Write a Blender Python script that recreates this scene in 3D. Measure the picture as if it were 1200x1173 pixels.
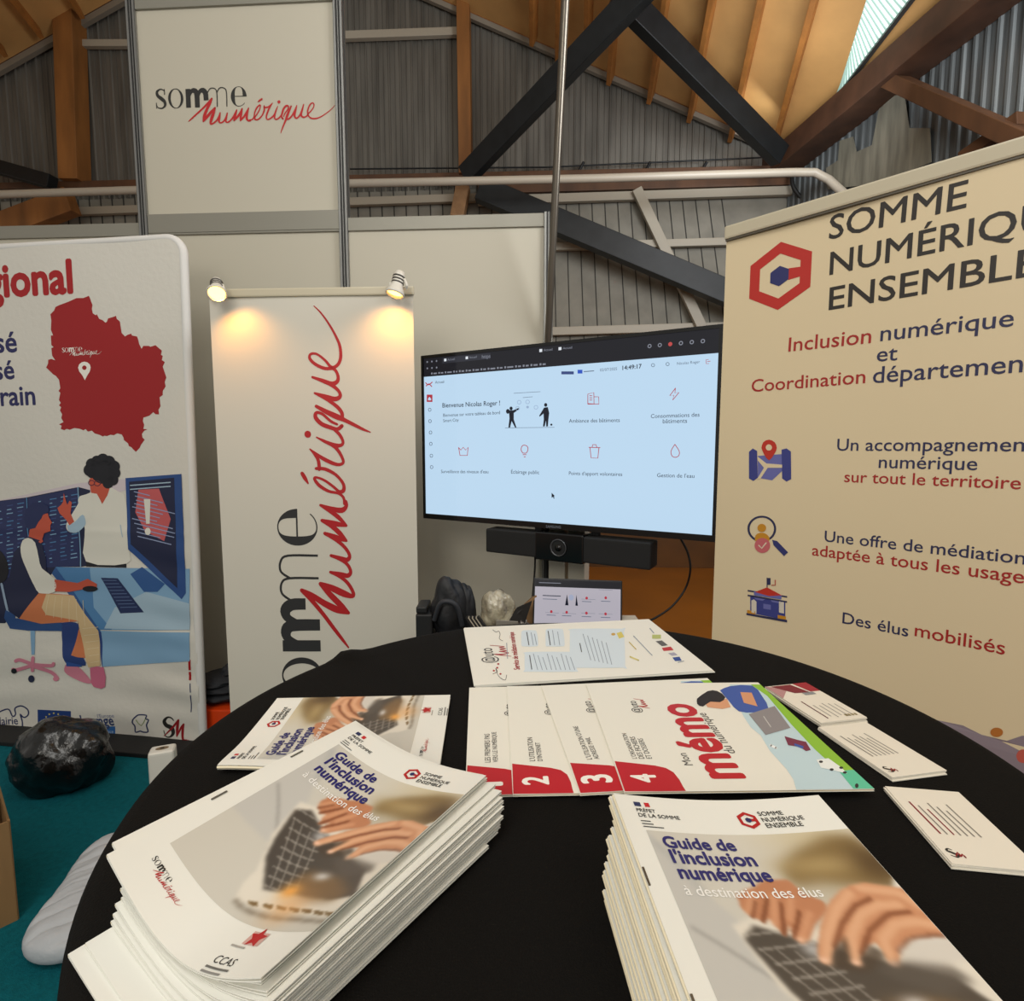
import bpy, bmesh, math, random
import numpy as np
from mathutils import Vector, Matrix
from mathutils.geometry import tessellate_polygon

for o in list(bpy.data.objects):
    bpy.data.objects.remove(o, do_unlink=True)
SC = bpy.context.scene
COL = SC.collection
random.seed(7)
rnd = random.Random(11)

# ------------------------------------------------------------------ camera
F, HY, CX, CY, CZ = 645.0, 524.0, 600.0, 586.5, 1.36
T = math.atan2(CY - HY, F)
cam = bpy.data.cameras.new('camera')
cam.sensor_fit = 'HORIZONTAL'
cam.sensor_width = 36.0
cam.lens = 36.0 * F / 1200.0
cam.clip_start = 0.02
cam.clip_end = 100
camo = bpy.data.objects.new('camera', cam)
camo.location = (0, 0, CZ)
camo.rotation_euler = (math.pi / 2 - T, 0, 0)
COL.objects.link(camo)
SC.camera = camo

# ------------------------------------------------------------------ light
w = bpy.data.worlds.new('hall_light')
SC.world = w
w.use_nodes = True
w.node_tree.nodes['Background'].inputs[0].default_value = (1.0, 0.96, 0.88, 1)
w.node_tree.nodes['Background'].inputs[1].default_value = 0.42


def area(name, loc, target, size, power, col, sy=None):
    l = bpy.data.lights.new(name, 'AREA')
    l.energy = power
    l.color = col
    l.size = size
    if sy:
        l.shape = 'RECTANGLE'
        l.size_y = sy
    o = bpy.data.objects.new(name, l)
    o.location = loc
    d = Vector(target) - Vector(loc)
    o.rotation_euler = d.to_track_quat('-Z', 'Y').to_euler()
    COL.objects.link(o)
    return o


area('unseen_hall_light', (-0.9, -0.6, 4.6), (-0.3, 1.4, 1.0), 1.6, 46, (1.0, 0.98, 0.92))
area('unseen_hall_light', (1.8, -1.8, 4.6), (0.2, 1.2, 1.0), 1.6, 28, (1.0, 0.97, 0.90))
area('unseen_hall_light', (-1.1, -2.0, 2.8), (0.3, 1.8, 1.0), 1.2, 36, (1.0, 0.95, 0.85))  # added fill from low behind the viewer, lifts beige banner and lower booth wall
area('skylight_daylight', (2.0, 4.5, 3.9), (2.2, 5.9, 5.0), 1.2, 9, (0.92, 0.96, 1.0), 0.3)
area('skylight_daylight', (2.3, 5.5, 4.42), (2.0, 6.2, 4.55), 0.3, 2.2, (0.92, 0.97, 1.0), 0.2)
area('roof_fill_light', (2.4, 1.2, 3.3), (0.9, 6.0, 5.0), 1.6, 125, (0.95, 0.97, 1.0))  # added uplight with no window behind it, brightens roof plywood and back wall

vs = SC.view_settings
vs.view_transform = 'Standard'
vs.look = 'None'
vs.exposure = 0.0
vs.gamma = 1.0
vs.use_curve_mapping = False


# ------------------------------------------------------------------ geometry of the view (measuring only)
def ray(px, py):
    x = px - CX
    y = -(py - CY)
    return Vector((x / F, (F * math.cos(T) + y * math.sin(T)) / F, (y * math.cos(T) - F * math.sin(T)) / F))


C0 = Vector((0, 0, CZ))


def onz(px, py, z):
    d = ray(px, py)
    return C0 + d * ((z - CZ) / d.z)


def atY(px, py, Y):
    d = ray(px, py)
    return C0 + d * (Y / d.y)


def onpl(px, py, p, n):
    d = ray(px, py)
    return C0 + d * ((Vector(p) - C0).dot(n) / d.dot(n))


class Frame:
    """a flat (or gently bent) surface: origin, u, v axes in metres, normal; sag(u,v) is added along the normal"""

    def __init__(s, o, u, v, sag=None):
        s.o = Vector(o)
        s.u = Vector(u).normalized()
        s.n = s.u.cross(Vector(v)).normalized()
        s.v = s.n.cross(s.u).normalized()
        s.sag = sag

    def uv(s, px, py):
        P = onpl(px, py, s.o, s.n)
        d = P - s.o
        r = (d.dot(s.u), d.dot(s.v))
        if s.sag:
            for _ in range(6):
                P = onpl(px, py, s.o + s.n * s.sag(*r), s.n)
                d = P - s.o
                r = (d.dot(s.u), d.dot(s.v))
        return r

    def at(s, u, v, h=0.0):
        if s.sag:
            h += s.sag(u, v)
        return s.o + s.u * u + s.v * v + s.n * h


# ------------------------------------------------------------------ materials
def lin(h):
    if isinstance(h, str):
        h = h.lstrip('#')
        c = [int(h[i:i + 2], 16) / 255 for i in (0, 2, 4)]
    else:
        c = [x / 255 for x in h]
    return tuple((x / 12.92 if x <= 0.04045 else ((x + 0.055) / 1.055) ** 2.4) for x in c) + (1.0,)


MATS = {}


def mat(name, col='#808080', rough=0.6, metal=0.0, emit=0.0, noise=None, bump=None, spec=0.5, sheen=0.0, coat=0.0):
    """noise=(scale, amount[, (sx,sy,sz)]) varies the base colour; bump=(scale, strength)"""
    if name in MATS:
        return MATS[name]
    m = bpy.data.materials.new(name)
    m.use_nodes = True
    nt = m.node_tree
    b = nt.nodes['Principled BSDF']
    c = lin(col)
    b.inputs['Base Color'].default_value = c
    b.inputs['Roughness'].default_value = rough
    b.inputs['Metallic'].default_value = metal
    b.inputs['Specular IOR Level'].default_value = spec
    b.inputs['Sheen Weight'].default_value = sheen
    b.inputs['Coat Weight'].default_value = coat
    if emit:
        b.inputs['Emission Color'].default_value = c
        b.inputs['Emission Strength'].default_value = emit
    tc = None
    if noise or bump:
        tc = nt.nodes.new('ShaderNodeTexCoord')
    if noise:
        mp = nt.nodes.new('ShaderNodeMapping')
        mp.inputs['Scale'].default_value = noise[2] if len(noise) > 2 else (1, 1, 1)
        nz = nt.nodes.new('ShaderNodeTexNoise')
        nz.inputs['Scale'].default_value = noise[0]
        nz.inputs['Detail'].default_value = 5
        rp = nt.nodes.new('ShaderNodeValToRGB')
        a = noise[1]
        rp.color_ramp.elements[0].position = 0.3
        rp.color_ramp.elements[1].position = 0.7
        rp.color_ramp.elements[0].color = tuple(max(0, x * (1 - a)) for x in c[:3]) + (1,)
        rp.color_ramp.elements[1].color = tuple(min(1, x * (1 + a)) for x in c[:3]) + (1,)
        nt.links.new(tc.outputs['Object'], mp.inputs[0])
        nt.links.new(mp.outputs[0], nz.inputs['Vector'])
        nt.links.new(nz.outputs['Fac'], rp.inputs[0])
        nt.links.new(rp.outputs[0], b.inputs['Base Color'])
    if bump:
        n2 = nt.nodes.new('ShaderNodeTexNoise')
        n2.inputs['Scale'].default_value = bump[0]
        n2.inputs['Detail'].default_value = 3
        bp = nt.nodes.new('ShaderNodeBump')
        bp.inputs['Strength'].default_value = bump[1]
        bp.inputs['Distance'].default_value = 0.01
        nt.links.new(tc.outputs['Object'], n2.inputs['Vector'])
        nt.links.new(n2.outputs['Fac'], bp.inputs['Height'])
        nt.links.new(bp.outputs[0], b.inputs['Normal'])
    MATS[name] = m
    return m


def ink(h, rough=0.55):
    return mat('ink_' + h.lstrip('#'), h, rough)


def glow(h, e=1.0):
    """picture element of a lit screen; also puts a glow into the maker lettering"""
    n = 'pixel_%s_%.2f' % (h.lstrip('#'), e)
    if n in MATS:
        return MATS[n]
    m = mat(n, '#050505', 0.12, spec=0.5)
    b = m.node_tree.nodes['Principled BSDF']
    b.inputs['Emission Color'].default_value = lin(h)
    b.inputs['Emission Strength'].default_value = e
    return m


def attr_mat(name, rough=0.5):
    m = bpy.data.materials.new(name)
    m.use_nodes = True
    nt = m.node_tree
    a = nt.nodes.new('ShaderNodeAttribute')
    a.attribute_name = 'Col'
    b = nt.nodes['Principled BSDF']
    nt.links.new(a.outputs['Color'], b.inputs['Base Color'])
    b.inputs['Roughness'].default_value = rough
    return m


# ------------------------------------------------------------------ object helpers
def wloc(o):
    v = Vector((0, 0, 0))
    while o is not None:
        v += o.location
        o = o.parent
    return v


def tag(o, label=None, cat=None, group=None, kind=None):
    if label:
        o['label'] = label
    if cat:
        o['category'] = cat
    if group:
        o['group'] = group
    if kind:
        o['kind'] = kind
    return o


def thing(name, label, cat, loc=(0, 0, 0), group=None):
    o = bpy.data.objects.new(name, None)
    o.empty_display_size = 0.1
    o.location = loc
    COL.objects.link(o)
    return tag(o, label, cat, group)


def link_mesh(name, me, parent=None, label=None):
    """mesh verts are given in world space; moved into the parent's space"""
    if parent is not None:
        L = wloc(parent)
        if L.length > 0:
            me.transform(Matrix.Translation(-L))
    o = bpy.data.objects.new(name, me)
    COL.objects.link(o)
    if parent is not None:
        o.parent = parent
    if label:
        o['label'] = label
    return o


class MB:
    def __init__(s):
        s.v = []
        s.f = []
        s.m = []
        s.mats = []
        s.sm = []

    def mi(s, m):
        if m not in s.mats:
            s.mats.append(m)
        return s.mats.index(m)

    def add(s, verts, faces, m, smooth=False):
        k = len(s.v)
        s.v += [tuple(x) for x in verts]
        i = s.mi(m)
        for f in faces:
            s.f.append(tuple(k + j for j in f))
            s.m.append(i)
            s.sm.append(smooth)
        return s

    def hexa(s, p, m):
        """8 corners: bottom 0-3 ccw, top 4-7"""
        return s.add(p, [(3, 2, 1, 0), (4, 5, 6, 7), (0, 1, 5, 4), (1, 2, 6, 5), (2, 3, 7, 6), (3, 0, 4, 7)], m)

    def box(s, c, size, m, ax=None):
        c = Vector(c)
        X, Y, Z = ax if ax else (Vector((1, 0, 0)), Vector((0, 1, 0)), Vector((0, 0, 1)))
        a, b, d = X * (size[0] / 2), Y * (size[1] / 2), Z * (size[2] / 2)
        return s.hexa([c - a - b - d, c + a - b - d, c + a + b - d, c - a + b - d,
                       c - a - b + d, c + a - b + d, c + a + b + d, c - a + b + d], m)

    def beam(s, a, b, wid, dep, m, up=(0, 0, 1)):
        a, b = Vector(a), Vector(b)
        d = (b - a)
        L = d.length
        d.normalize()
        u = Vector(up)
        sx = d.cross(u)
        if sx.length < 1e-4:
            sx = Vector((1, 0, 0))
        sx.normalize()
        uu = sx.cross(d).normalized()
        return s.box((a + b) / 2, (L, wid, dep), m, (d, sx, uu))

    def tube(s, pts, r, m, n=10, cap=True):
        pts = [Vector(p) for p in pts]
        rs = r if isinstance(r, (list, tuple)) else [r] * len(pts)
        vs_, fs = [], []
        prev = None
        for i, p in enumerate(pts):
            t = (pts[min(i + 1, len(pts) - 1)] - pts[max(i - 1, 0)])
            if t.length < 1e-9:
                t = Vector((0, 0, 1))
            t.normalize()
            if prev is None:
                a = t.orthogonal().normalized()
            else:
                a = (prev - t * prev.dot(t)).normalized()
            prev = a
            b = t.cross(a)
            for k in range(n):
                an = 2 * math.pi * k / n
                vs_.append(p + (a * math.cos(an) + b * math.sin(an)) * rs[i])
        for i in range(len(pts) - 1):
            for k in range(n):
                fs.append((i * n + k, i * n + (k + 1) % n, (i + 1) * n + (k + 1) % n, (i + 1) * n + k))
        s.add(vs_, fs, m, True)
        if cap:
            q = len(pts) - 1
            s.add(vs_[:n], [tuple(reversed(range(n)))], m)
            s.add(vs_[q * n:], [tuple(range(n))], m)
        return s

    def lathe(s, prof, m, c=(0, 0, 0), n=28, axis=None, smooth=True):
        """prof: (r, h) list; axis: unit vector"""
        Z = Vector(axis) if axis is not None else Vector((0, 0, 1))
        X = Z.orthogonal().normalized()
        Y = Z.cross(X)
        c = Vector(c)
        vs_, fs = [], []
        for r, h in prof:
            for k in range(n):
                an = 2 * math.pi * k / n
                vs_.append(c + Z * h + (X * math.cos(an) + Y * math.sin(an)) * r)
        for i in range(len(prof) - 1):
            for k in range(n):
                fs.append((i * n + k, i * n + (k + 1) % n, (i + 1) * n + (k + 1) % n, (i + 1) * n + k))
        return s.add(vs_, fs, m, smooth)

    def grid(s, fn, nu, nv, m, smooth=True):
        vs_ = [fn(i / nu, j / nv) for j in range(nv + 1) for i in range(nu + 1)]
        q = nu + 1
        fs = [(j * q + i, j * q + i + 1, (j + 1) * q + i + 1, (j + 1) * q + i) for j in range(nv) for i in range(nu)]
        return s.add(vs_, fs, m, smooth)

    def prism(s, poly, d, m):
        """extrude a planar polygon (world points) by vector d"""
        n = len(poly)
        d = Vector(d)
        P = [Vector(p) for p in poly]
        vs_ = P + [p + d for p in P]
        fs = [tuple(reversed(range(n))), tuple(range(n, 2 * n))]
        fs += [(i, (i + 1) % n, n + (i + 1) % n, n + i) for i in range(n)]
        return s.add(vs_, fs, m)

    def build(s, name, parent=None, label=None, bevel=0.0, seg=2):
        me = bpy.data.meshes.new(name)
        me.from_pydata(s.v, [], s.f)
        for m in s.mats:
            me.materials.append(m)
        me.polygons.foreach_set('material_index', s.m)
        me.polygons.foreach_set('use_smooth', s.sm)
        bm = bmesh.new()
        bm.from_mesh(me)
        if bevel:
            bmesh.ops.remove_doubles(bm, verts=bm.verts, dist=1e-6)
            ed = [e for e in bm.edges if len(e.link_faces) == 2 and e.calc_face_angle(0) > 0.6]
            bmesh.ops.bevel(bm, geom=ed, offset=bevel, segments=seg, affect='EDGES', profile=0.6, clamp_overlap=True)
        bmesh.ops.recalc_face_normals(bm, faces=bm.faces)
        bm.to_mesh(me)
        bm.free()
        return link_mesh(name, me, parent, label)


# ------------------------------------------------------------------ print / lettering helper
_TX = {}


def text_mesh(body, bold=0.0):
    if bold:
        t = text_mesh(body)
        return (t[0], t[1], t[2] - bold, t[3] + bold)
    k = (body, bold)
    if k not in _TX:
        c = bpy.data.curves.new('lettering', 'FONT')
        c.body = body
        c.size = 1.0
        c.offset = bold
        c.resolution_u = 3
        o = bpy.data.objects.new('lettering', c)
        COL.objects.link(o)
        dg = bpy.context.evaluated_depsgraph_get()
        me = bpy.data.meshes.new_from_object(o.evaluated_get(dg))
        vs_ = [(v.co.x, v.co.y) for v in me.vertices]
        fs = [tuple(p.vertices) for p in me.polygons]
        bpy.data.meshes.remove(me)
        bpy.data.objects.remove(o, do_unlink=True)
        bpy.data.curves.remove(c)
        xs = [v[0] for v in vs_] or [0, 1]
        _TX[k] = (vs_, fs, min(xs), max(xs))
    return _TX[k]


def catmull(pts, n=6):
    """smooth a list of tuples of any dimension"""
    P = [np.array(p, float) for p in pts]
    if len(P) < 3:
        return P
    out = []
    for i in range(len(P) - 1):
        p0, p1, p2, p3 = P[max(i - 1, 0)], P[i], P[i + 1], P[min(i + 2, len(P) - 1)]
        for k in range(n):
            t = k / n
            out.append(0.5 * (2 * p1 + (p2 - p0) * t + (2 * p0 - 5 * p1 + 4 * p2 - p3) * t * t + (3 * p1 - p0 - 3 * p2 + p3) * t ** 3))
    out.append(P[-1])
    return out


class Art:
    """flat print: shapes given in crop pixels (measured on the photo) or directly in metres on a surface frame"""

    def __init__(s, fr):
        s.fr = fr
        s.it = []
        s.conv = lambda x, y: (x, y)

    def crop(s, x0=0, y0=0, k=1.0):
        s.conv = lambda x, y: s.fr.uv(x0 + x / k, y0 + y / k)
        return s

    def metres(s, ox=0, oy=0, kx=1.0, ky=None, rot=0.0):
        ky = kx if ky is None else ky
        c, n = math.cos(rot), math.sin(rot)
        s.conv = lambda x, y: (ox + (x * kx) * c - (y * ky) * n, oy + (x * kx) * n + (y * ky) * c)
        return s

    def tri(s, vs_, fs, m, L):
        s.it.append(([s.conv(*v) for v in vs_], fs, m, L))
        return s

    def poly(s, pts, m, L=0, holes=(), smooth=0):
        if smooth:
            pts = [tuple(p) for p in catmull(list(pts) + [pts[0]], smooth)][:-1]
        loops = [[Vector((p[0], p[1], 0)) for p in pts]] + [[Vector((p[0], p[1], 0)) for p in h] for h in holes]
        t = tessellate_polygon(loops)
        flat = [(p.x, p.y) for l in loops for p in l]
        return s.tri(flat, [tuple(x) for x in t], m, L)

    def rect(s, x0, y0, x1, y1, m, L=0):
        return s.poly([(x0, y0), (x1, y0), (x1, y1), (x0, y1)], m, L)

    def ell(s, cx, cy, rx, ry, m, L=0, n=24, a0=0.0, hole=None):
        o = [(cx + rx * math.cos(2 * math.pi * k / n), cy + ry * math.sin(2 * math.pi * k / n)) for k in range(n)]
        if hole:
            i = [(cx + (hole[2] if len(hole) > 2 else 0) + hole[0] * math.cos(2 * math.pi * k / n), cy + hole[1] * math.sin(2 * math.pi * k / n)) for k in range(n)]
            return s.tri(o + i, [(k, (k + 1) % n, n + (k + 1) % n, n + k) for k in range(n)], m, L)
        return s.tri(o, [tuple(range(n))], m, L)

    def stroke(s, pts, wid, m, L=0, smooth=5, close=False, round_=True):
        """pts (x,y) or (x,y,w)"""
        s.k = (getattr(s, 'k', 0) + 1) % 12
        L = L + .04 * s.k
        P = [tuple(p) + (wid,) if len(p) == 2 else tuple(p) for p in pts]
        if close:
            P = P + [P[0]]
        if smooth:
            P = [tuple(q) for q in catmull(P, smooth)]
        L_, R_ = [], []
        for i, p in enumerate(P):
            a = P[max(i - 1, 0)]
            b = P[min(i + 1, len(P) - 1)]
            dx, dy = b[0] - a[0], b[1] - a[1]
            d = math.hypot(dx, dy) or 1
            nx, ny = -dy / d * p[2] / 2, dx / d * p[2] / 2
            L_.append((p[0] + nx, p[1] + ny))
            R_.append((p[0] - nx, p[1] - ny))
        n = len(P)
        s.tri(L_ + R_, [(i, i + 1, n + i + 1, n + i) for i in range(n - 1)], m, L)
        if round_:
            for p in (P[0], P[-1]):
                s.ell(p[0], p[1], p[2] / 2, p[2] / 2, m, L, 8)
        return s

    def text(s, body, a, b, m, L=0, bold=0.0, hs=1.0, up=None):
        """baseline from a to b (in the current coordinates); up=-1 flips for mirrored frames"""
        vs_, fs, x0, x1 = text_mesh(body, 0.0)
        x0, x1 = x0 - bold, x1 + bold
        A, B = Vector(s.conv(*a)), Vector(s.conv(*b))
        d = B - A
        k = d.length / (x1 - x0)
        d.normalize()
        p = Vector((-d.y, d.x)) * (hs * (up or 1))
        b_ = bold
        sh = [(0, 0)] if not bold else [(-b_, 0), (b_, 0), (0, -b_), (0, b_), (-.7 * b_, -.7 * b_), (.7 * b_, .7 * b_), (-.7 * b_, .7 * b_), (.7 * b_, -.7 * b_)]
        for q, (ex, ey) in enumerate(sh):
            out = [tuple(A + d * ((x + ex - x0) * k) + p * ((y + ey) * k)) for x, y in vs_]
            s.it.append((out, fs, m, L + .06 * q))
        return s

    def flush(s, name, parent=None, **kw):
        o = s.build(name, parent, **kw)
        s.it = []
        return o

    def build(s, name, parent=None, eps=0.0006, dl=0.00025, maxlen=None, label=None, keep=None):
        me = bpy.data.meshes.new(name)
        bm = bmesh.new()
        mats = []
        lay = bm.faces.layers.int.new('lay')
        for vs_, fs, m, L in s.it:
            if m not in mats:
                mats.append(m)
            mi = mats.index(m)
            bv = [bm.verts.new((v[0], v[1], 0)) for v in vs_]
            for v in bv:
                v.co.z = eps + dl * L
            for f in fs:
                try:
                    bf = bm.faces.new([bv[j] for j in f])
                except ValueError:
                    continue
                bf.material_index = mi
        if keep:   # clip to the surface outline (umin, umax, vmin, vmax)
            for co, no in (((keep[0], 0, 0), (-1, 0, 0)), ((keep[1], 0, 0), (1, 0, 0)), ((0, keep[2], 0), (0, -1, 0)), ((0, keep[3], 0), (0, 1, 0))):
                bmesh.ops.bisect_plane(bm, geom=bm.verts[:] + bm.edges[:] + bm.faces[:], plane_co=co, plane_no=no, clear_outer=True)
        if maxlen:
            bmesh.ops.triangulate(bm, faces=bm.faces[:])
            for _ in range(7):
                le = [e for e in bm.edges if e.calc_length() > maxlen]
                if not le:
                    break
                bmesh.ops.subdivide_edges(bm, edges=le, cuts=1)
                bmesh.ops.triangulate(bm, faces=[f for f in bm.faces if len(f.verts) > 3])
        for f in bm.faces:
            if f.normal.z < 0:
                f.normal_flip()
        for v in bm.verts:
            v.co = s.fr.at(v.co.x, v.co.y, v.co.z)
        bm.to_mesh(me)
        bm.free()
        for m in mats:
            me.materials.append(m)
        return link_mesh(name, me, parent, label)


# ------------------------------------------------------------------ shared lettering: the two-word logo
# units: 1 = height of a small letter; x from the left of the first letter, y up from its baseline
def _c5(cx, cy):   # measured on the standing banner, lower half
    return (5.12 - (cy - 170) / 230.0, (290 + (cy - 300) * 0.030 - cx) / 217.0)


def _c4(cx, cy):   # measured on the standing banner, upper half
    px, py = 320 + cx / 5.327, 350 + cy / 5.332
    return _c5((px - 310) * 4.692, (py - 560) * 4.692)


_N1 = [(462, 932, 7), (430, 890, 14), (380, 825, 17), (320, 745, 18), (250, 662, 20), (205, 618, 18)]
_N2 = [(205, 618, 18), (260, 645, 24), (330, 690, 28), (400, 724, 30), (462, 742, 14)]
_N3 = [(462, 742, 14), (420, 700, 26), (360, 640, 26), (308, 582, 18)]
_N4 = [(308, 582, 18), (370, 605, 28), (435, 635, 30), (484, 650, 18), (486, 625, 16), (455, 575, 16), (410, 540, 15), (362, 518, 12)]
_N5 = [(362, 518, 12), (420, 530, 20), (458, 537, 20), (474, 515, 15), (455, 475, 15), (410, 445, 14), (366, 427, 14)]
_N6 = [(366, 427, 14), (420, 443, 20), (455, 450, 20), (468, 425, 15), (440, 380, 16), (390, 338, 17), (332, 305, 15)]
_N7 = [(332, 305, 15), (395, 328, 24), (450, 345, 12)]
_N8 = [(450, 345, 12), (410, 300, 22), (365, 262, 20), (316, 234, 15)]
_N9 = [(316, 234, 15), (390, 252, 24), (450, 262, 12)]
_N10 = [(450, 262, 12), (405, 215, 20), (360, 182, 18), (308, 150, 12)]
_N11 = [(308, 150, 12), (370, 170, 20), (425, 178, 24), (450, 155, 16), (448, 130, 14)]
_M5 = [(430, 795, 16), (400, 815, 16), (345, 800, 18), (300, 780, 18), (266, 742, 18), (272, 712, 14), (310, 722, 12), (360, 765, 12), (400, 785, 10)]
_M6 = [(270, 672, 14), (330, 705, 20), (400, 738, 24), (440, 755, 18), (510, 790, 15), (560, 815, 12), (607, 834, 5)]
_M7 = [(430, 755, 16), (430, 715, 16), (400, 675, 16), (340, 632, 14), (260, 590, 9)]
_M8 = [(260, 590, 9), (330, 612, 18), (385, 627, 20), (418, 612, 16), (412, 580, 14), (370, 542, 16), (310, 515, 14), (246, 490, 10)]
_M9 = [(246, 490, 10), (310, 512, 16), (370, 532, 19), (404, 512, 16), (402, 470, 13), (376, 437, 14), (325, 436, 14), (268, 412, 14), (230, 375, 13), (236, 346, 11), (275, 347, 10), (325, 385, 11), (365, 428, 13), (402, 415, 14), (422, 370, 14), (418, 300, 13), (395, 240, 11), (350, 160, 9), (300, 90, 7), (255, 45, 4)]
_M10 = [(182, 1092, 16), (200, 1122, 17), (219, 1154, 7)]


def _cz(x, y):
    return _c5((20 + x / 9.02) * 4.692, (-60 + y / 9.02) * 4.692)


_Z = ([(665, 815, 30), (655, 750, 28), (600, 704, 28), (500, 682, 30), (400, 622, 36), (348, 552, 30), (372, 536, 24), (450, 565, 26), (530, 620, 28), (600, 680, 30)],
      [(600, 690, 36), (650, 680, 40), (660, 630, 34), (635, 575, 32), (570, 505, 32), (480, 455, 36), (420, 442, 34), (365, 442, 30)],
      [(398, 450, 36), (396, 395, 36), (382, 340, 34), (340, 280, 26), (300, 236, 14)],
      [(300, 236, 14), (400, 312, 36), (500, 368, 40), (590, 400, 34), (645, 388, 30), (650, 350, 30), (612, 272, 34), (560, 212, 36), (470, 160, 30), (370, 112, 14)],
      [(370, 112, 14), (470, 162, 34), (560, 196, 44), (628, 196, 34), (650, 160, 30), (618, 90, 34), (560, 30, 34), (520, 0, 30)])


def logo_strokes():
    out = []
    for S in (_N1, _N2, _N3, _N4, _N5, _N6, _N7, _N8, _N9, _N10, _N11):
        out.append([_c5(x, y) + (w_ * 1.22 / 223,) for x, y, w_ in S])
    for S in _Z:
        out.append([_cz(x, y) + (w_ / 417.,) for x, y, w_ in S])
    for S in (_M5, _M6, _M7, _M8, _M9, _M10):
        out.append([_c4(x, y) + (w_ * 1.45 / 253,) for x, y, w_ in S])
    return out


LOGO = logo_strokes()


def draw_logo(A, black, red, L=0):
    """A's conversion must map logo units"""
    # s
    A.stroke([(0.54, 0.78, .03), (0.47, 0.93, .05), (0.28, 0.98, .07), (0.10, 0.86, .13), (0.13, 0.66, .17), (0.33, 0.50, .19), (0.50, 0.34, .17), (0.52, 0.15, .13), (0.34, 0.01, .07), (0.10, 0.06, .05), (0.02, 0.26, .03)], .1, black, L)
    A.rect(0.50, 0.70, 0.545, 0.99, black, L)
    A.rect(0.01, 0.00, 0.055, 0.30, black, L)
    # o
    A.ell(1.14, 0.49, 0.43, 0.51, black, L, 40, hole=(0.285, 0.475))
    # bold m
    A.rect(1.71, 0.0, 1.98, 0.96, black, L)
    A.stroke([(1.90, 0.60, .16), (2.02, 0.82, .20), (2.20, 0.86, .27), (2.33, 0.70, .28), (2.345, 0.0, .27)], .25, black, L, 4, round_=False)
    A.stroke([(2.40, 0.60, .16), (2.52, 0.82, .20), (2.70, 0.86, .27), (2.83, 0.70, .28), (2.845, 0.35, .27)], .25, black, L, 4, round_=False)
    # thin m
    A.stroke([(2.93, 0.72), (3.10, 0.94), (3.34, 0.94), (3.46, 0.74), (3.46, 0.0)], .055, black, L, 5, round_=False)
    A.stroke([(3.46, 0.72), (3.62, 0.95), (3.86, 0.95), (4.00, 0.76), (4.00, 0.0)], .055, black, L, 5, round_=False)
    # e
    n = 40
    o, i = [], []
    for k in range(n + 1):
        an = math.radians(0 + 318 * k / n)
        o.append((4.68 + 0.44 * math.cos(an), 0.50 + 0.51 * math.sin(an)))
        th = max(0.0, -math.cos(an)) ** 0.8
        th2 = 0.02 + 0.20 * max(0.0, math.cos(an)) if an < math.pi / 2 else 0.02 + 0.20 * th
        if an > 1.5 * math.pi:
            th2 = 0.022
        i.append((4.68 + (0.44 - th2) * math.cos(an), 0.50 + (0.51 - 0.03) * math.sin(an)))
    A.tri(o + i, [(k, k + 1, n + 2 + k, n + 1 + k) for k in range(n)], black, L)
    A.rect(4.44, 0.49, 5.12, 0.53, black, L)
    for S in LOGO:
        A.stroke(S, .1, red, L + 1, 4)
    d = _c4(217, 847)
    A.ell(d[0], d[1], .085, .085, red, L + 1, 16)


def draw_hex(A, red, blue, L=0):
    """unit hexagon emblem, radius 1"""
    h = [(math.sin(math.radians(60 * k)), math.cos(math.radians(60 * k))) for k in range(6)]
    inner = [(0, .66), (.57, .33), (.57, .14), (.25, .17), (.25, -.17), (.57, -.14), (.57, -.33), (0, -.66), (-.57, -.33), (-.57, .33)]
    A.poly(h, red, L, holes=[inner])
    A.poly([(x * .30, y * .30) for x, y in h], blue, L + 1)


RED, NAVY, BLACK, WHITE = ink('#b3161b'), ink('#25275c'), ink('#232220'), ink('#f0ece2')

# ================================================================== THE SETTING
aW = math.radians(3.3)
WX = Vector((math.cos(aW), -math.sin(aW), 0))     # along the back wall
WY = Vector((math.sin(aW), math.cos(aW), 0))      # away from the viewer
UPV = Vector((0, 0, 1))
PB = onz(770, 664, 0)                              # foot of the hall's back wall


def bw(px, py, off=0.0):                           # a point on (or off metres in front of) the back wall
    return onpl(px, py, PB - WY * off, WY)


steel_grey = mat('corrugated_steel', '#67645d', 0.5, 0.25, noise=(3.0, 0.30, (4, 4, 0.35)))
steel_blue = mat('corrugated_steel_cool', '#636869', 0.5, 0.2, noise=(5, 0.5, (6, 6, 0.25)))
boards = mat('grey_cladding_boards', '#807c71', 0.7, noise=(5, 0.15))
timber = mat('orange_timber', '#8c5b2b', 0.55, noise=(6, 0.30, (1, 1, 0.2)))
timber_dk = mat('brown_timber', '#553720', 0.6, noise=(6, 0.30, (1, 1, 0.3)))
ply = mat('roof_plywood', '#c89a5e', 0.65, noise=(2.5, 0.12))
joist_m = mat('joist_timber', '#a2692f', 0.6, noise=(8, 0.2))
blk_steel = mat('black_painted_steel', '#181b1d', 0.45, 0.3, noise=(8, 0.25))
pale_steel = mat('pale_painted_steel', '#a59d8d', 0.5)
pipe_m = mat('pipe_paint', '#b9b0a0', 0.4)
teal = mat('teal_carpet', '#0c5a64', 0.95, noise=(60, 0.15), bump=(260, 0.4), spec=0.1)
hallfl = mat('ochre_hall_floor', '#9a5a04', 0.4, noise=(1.6, 0.15))
woodcl = mat('brown_plinth_boards', '#5e3a10', 0.5, noise=(3, 0.2))

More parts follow.
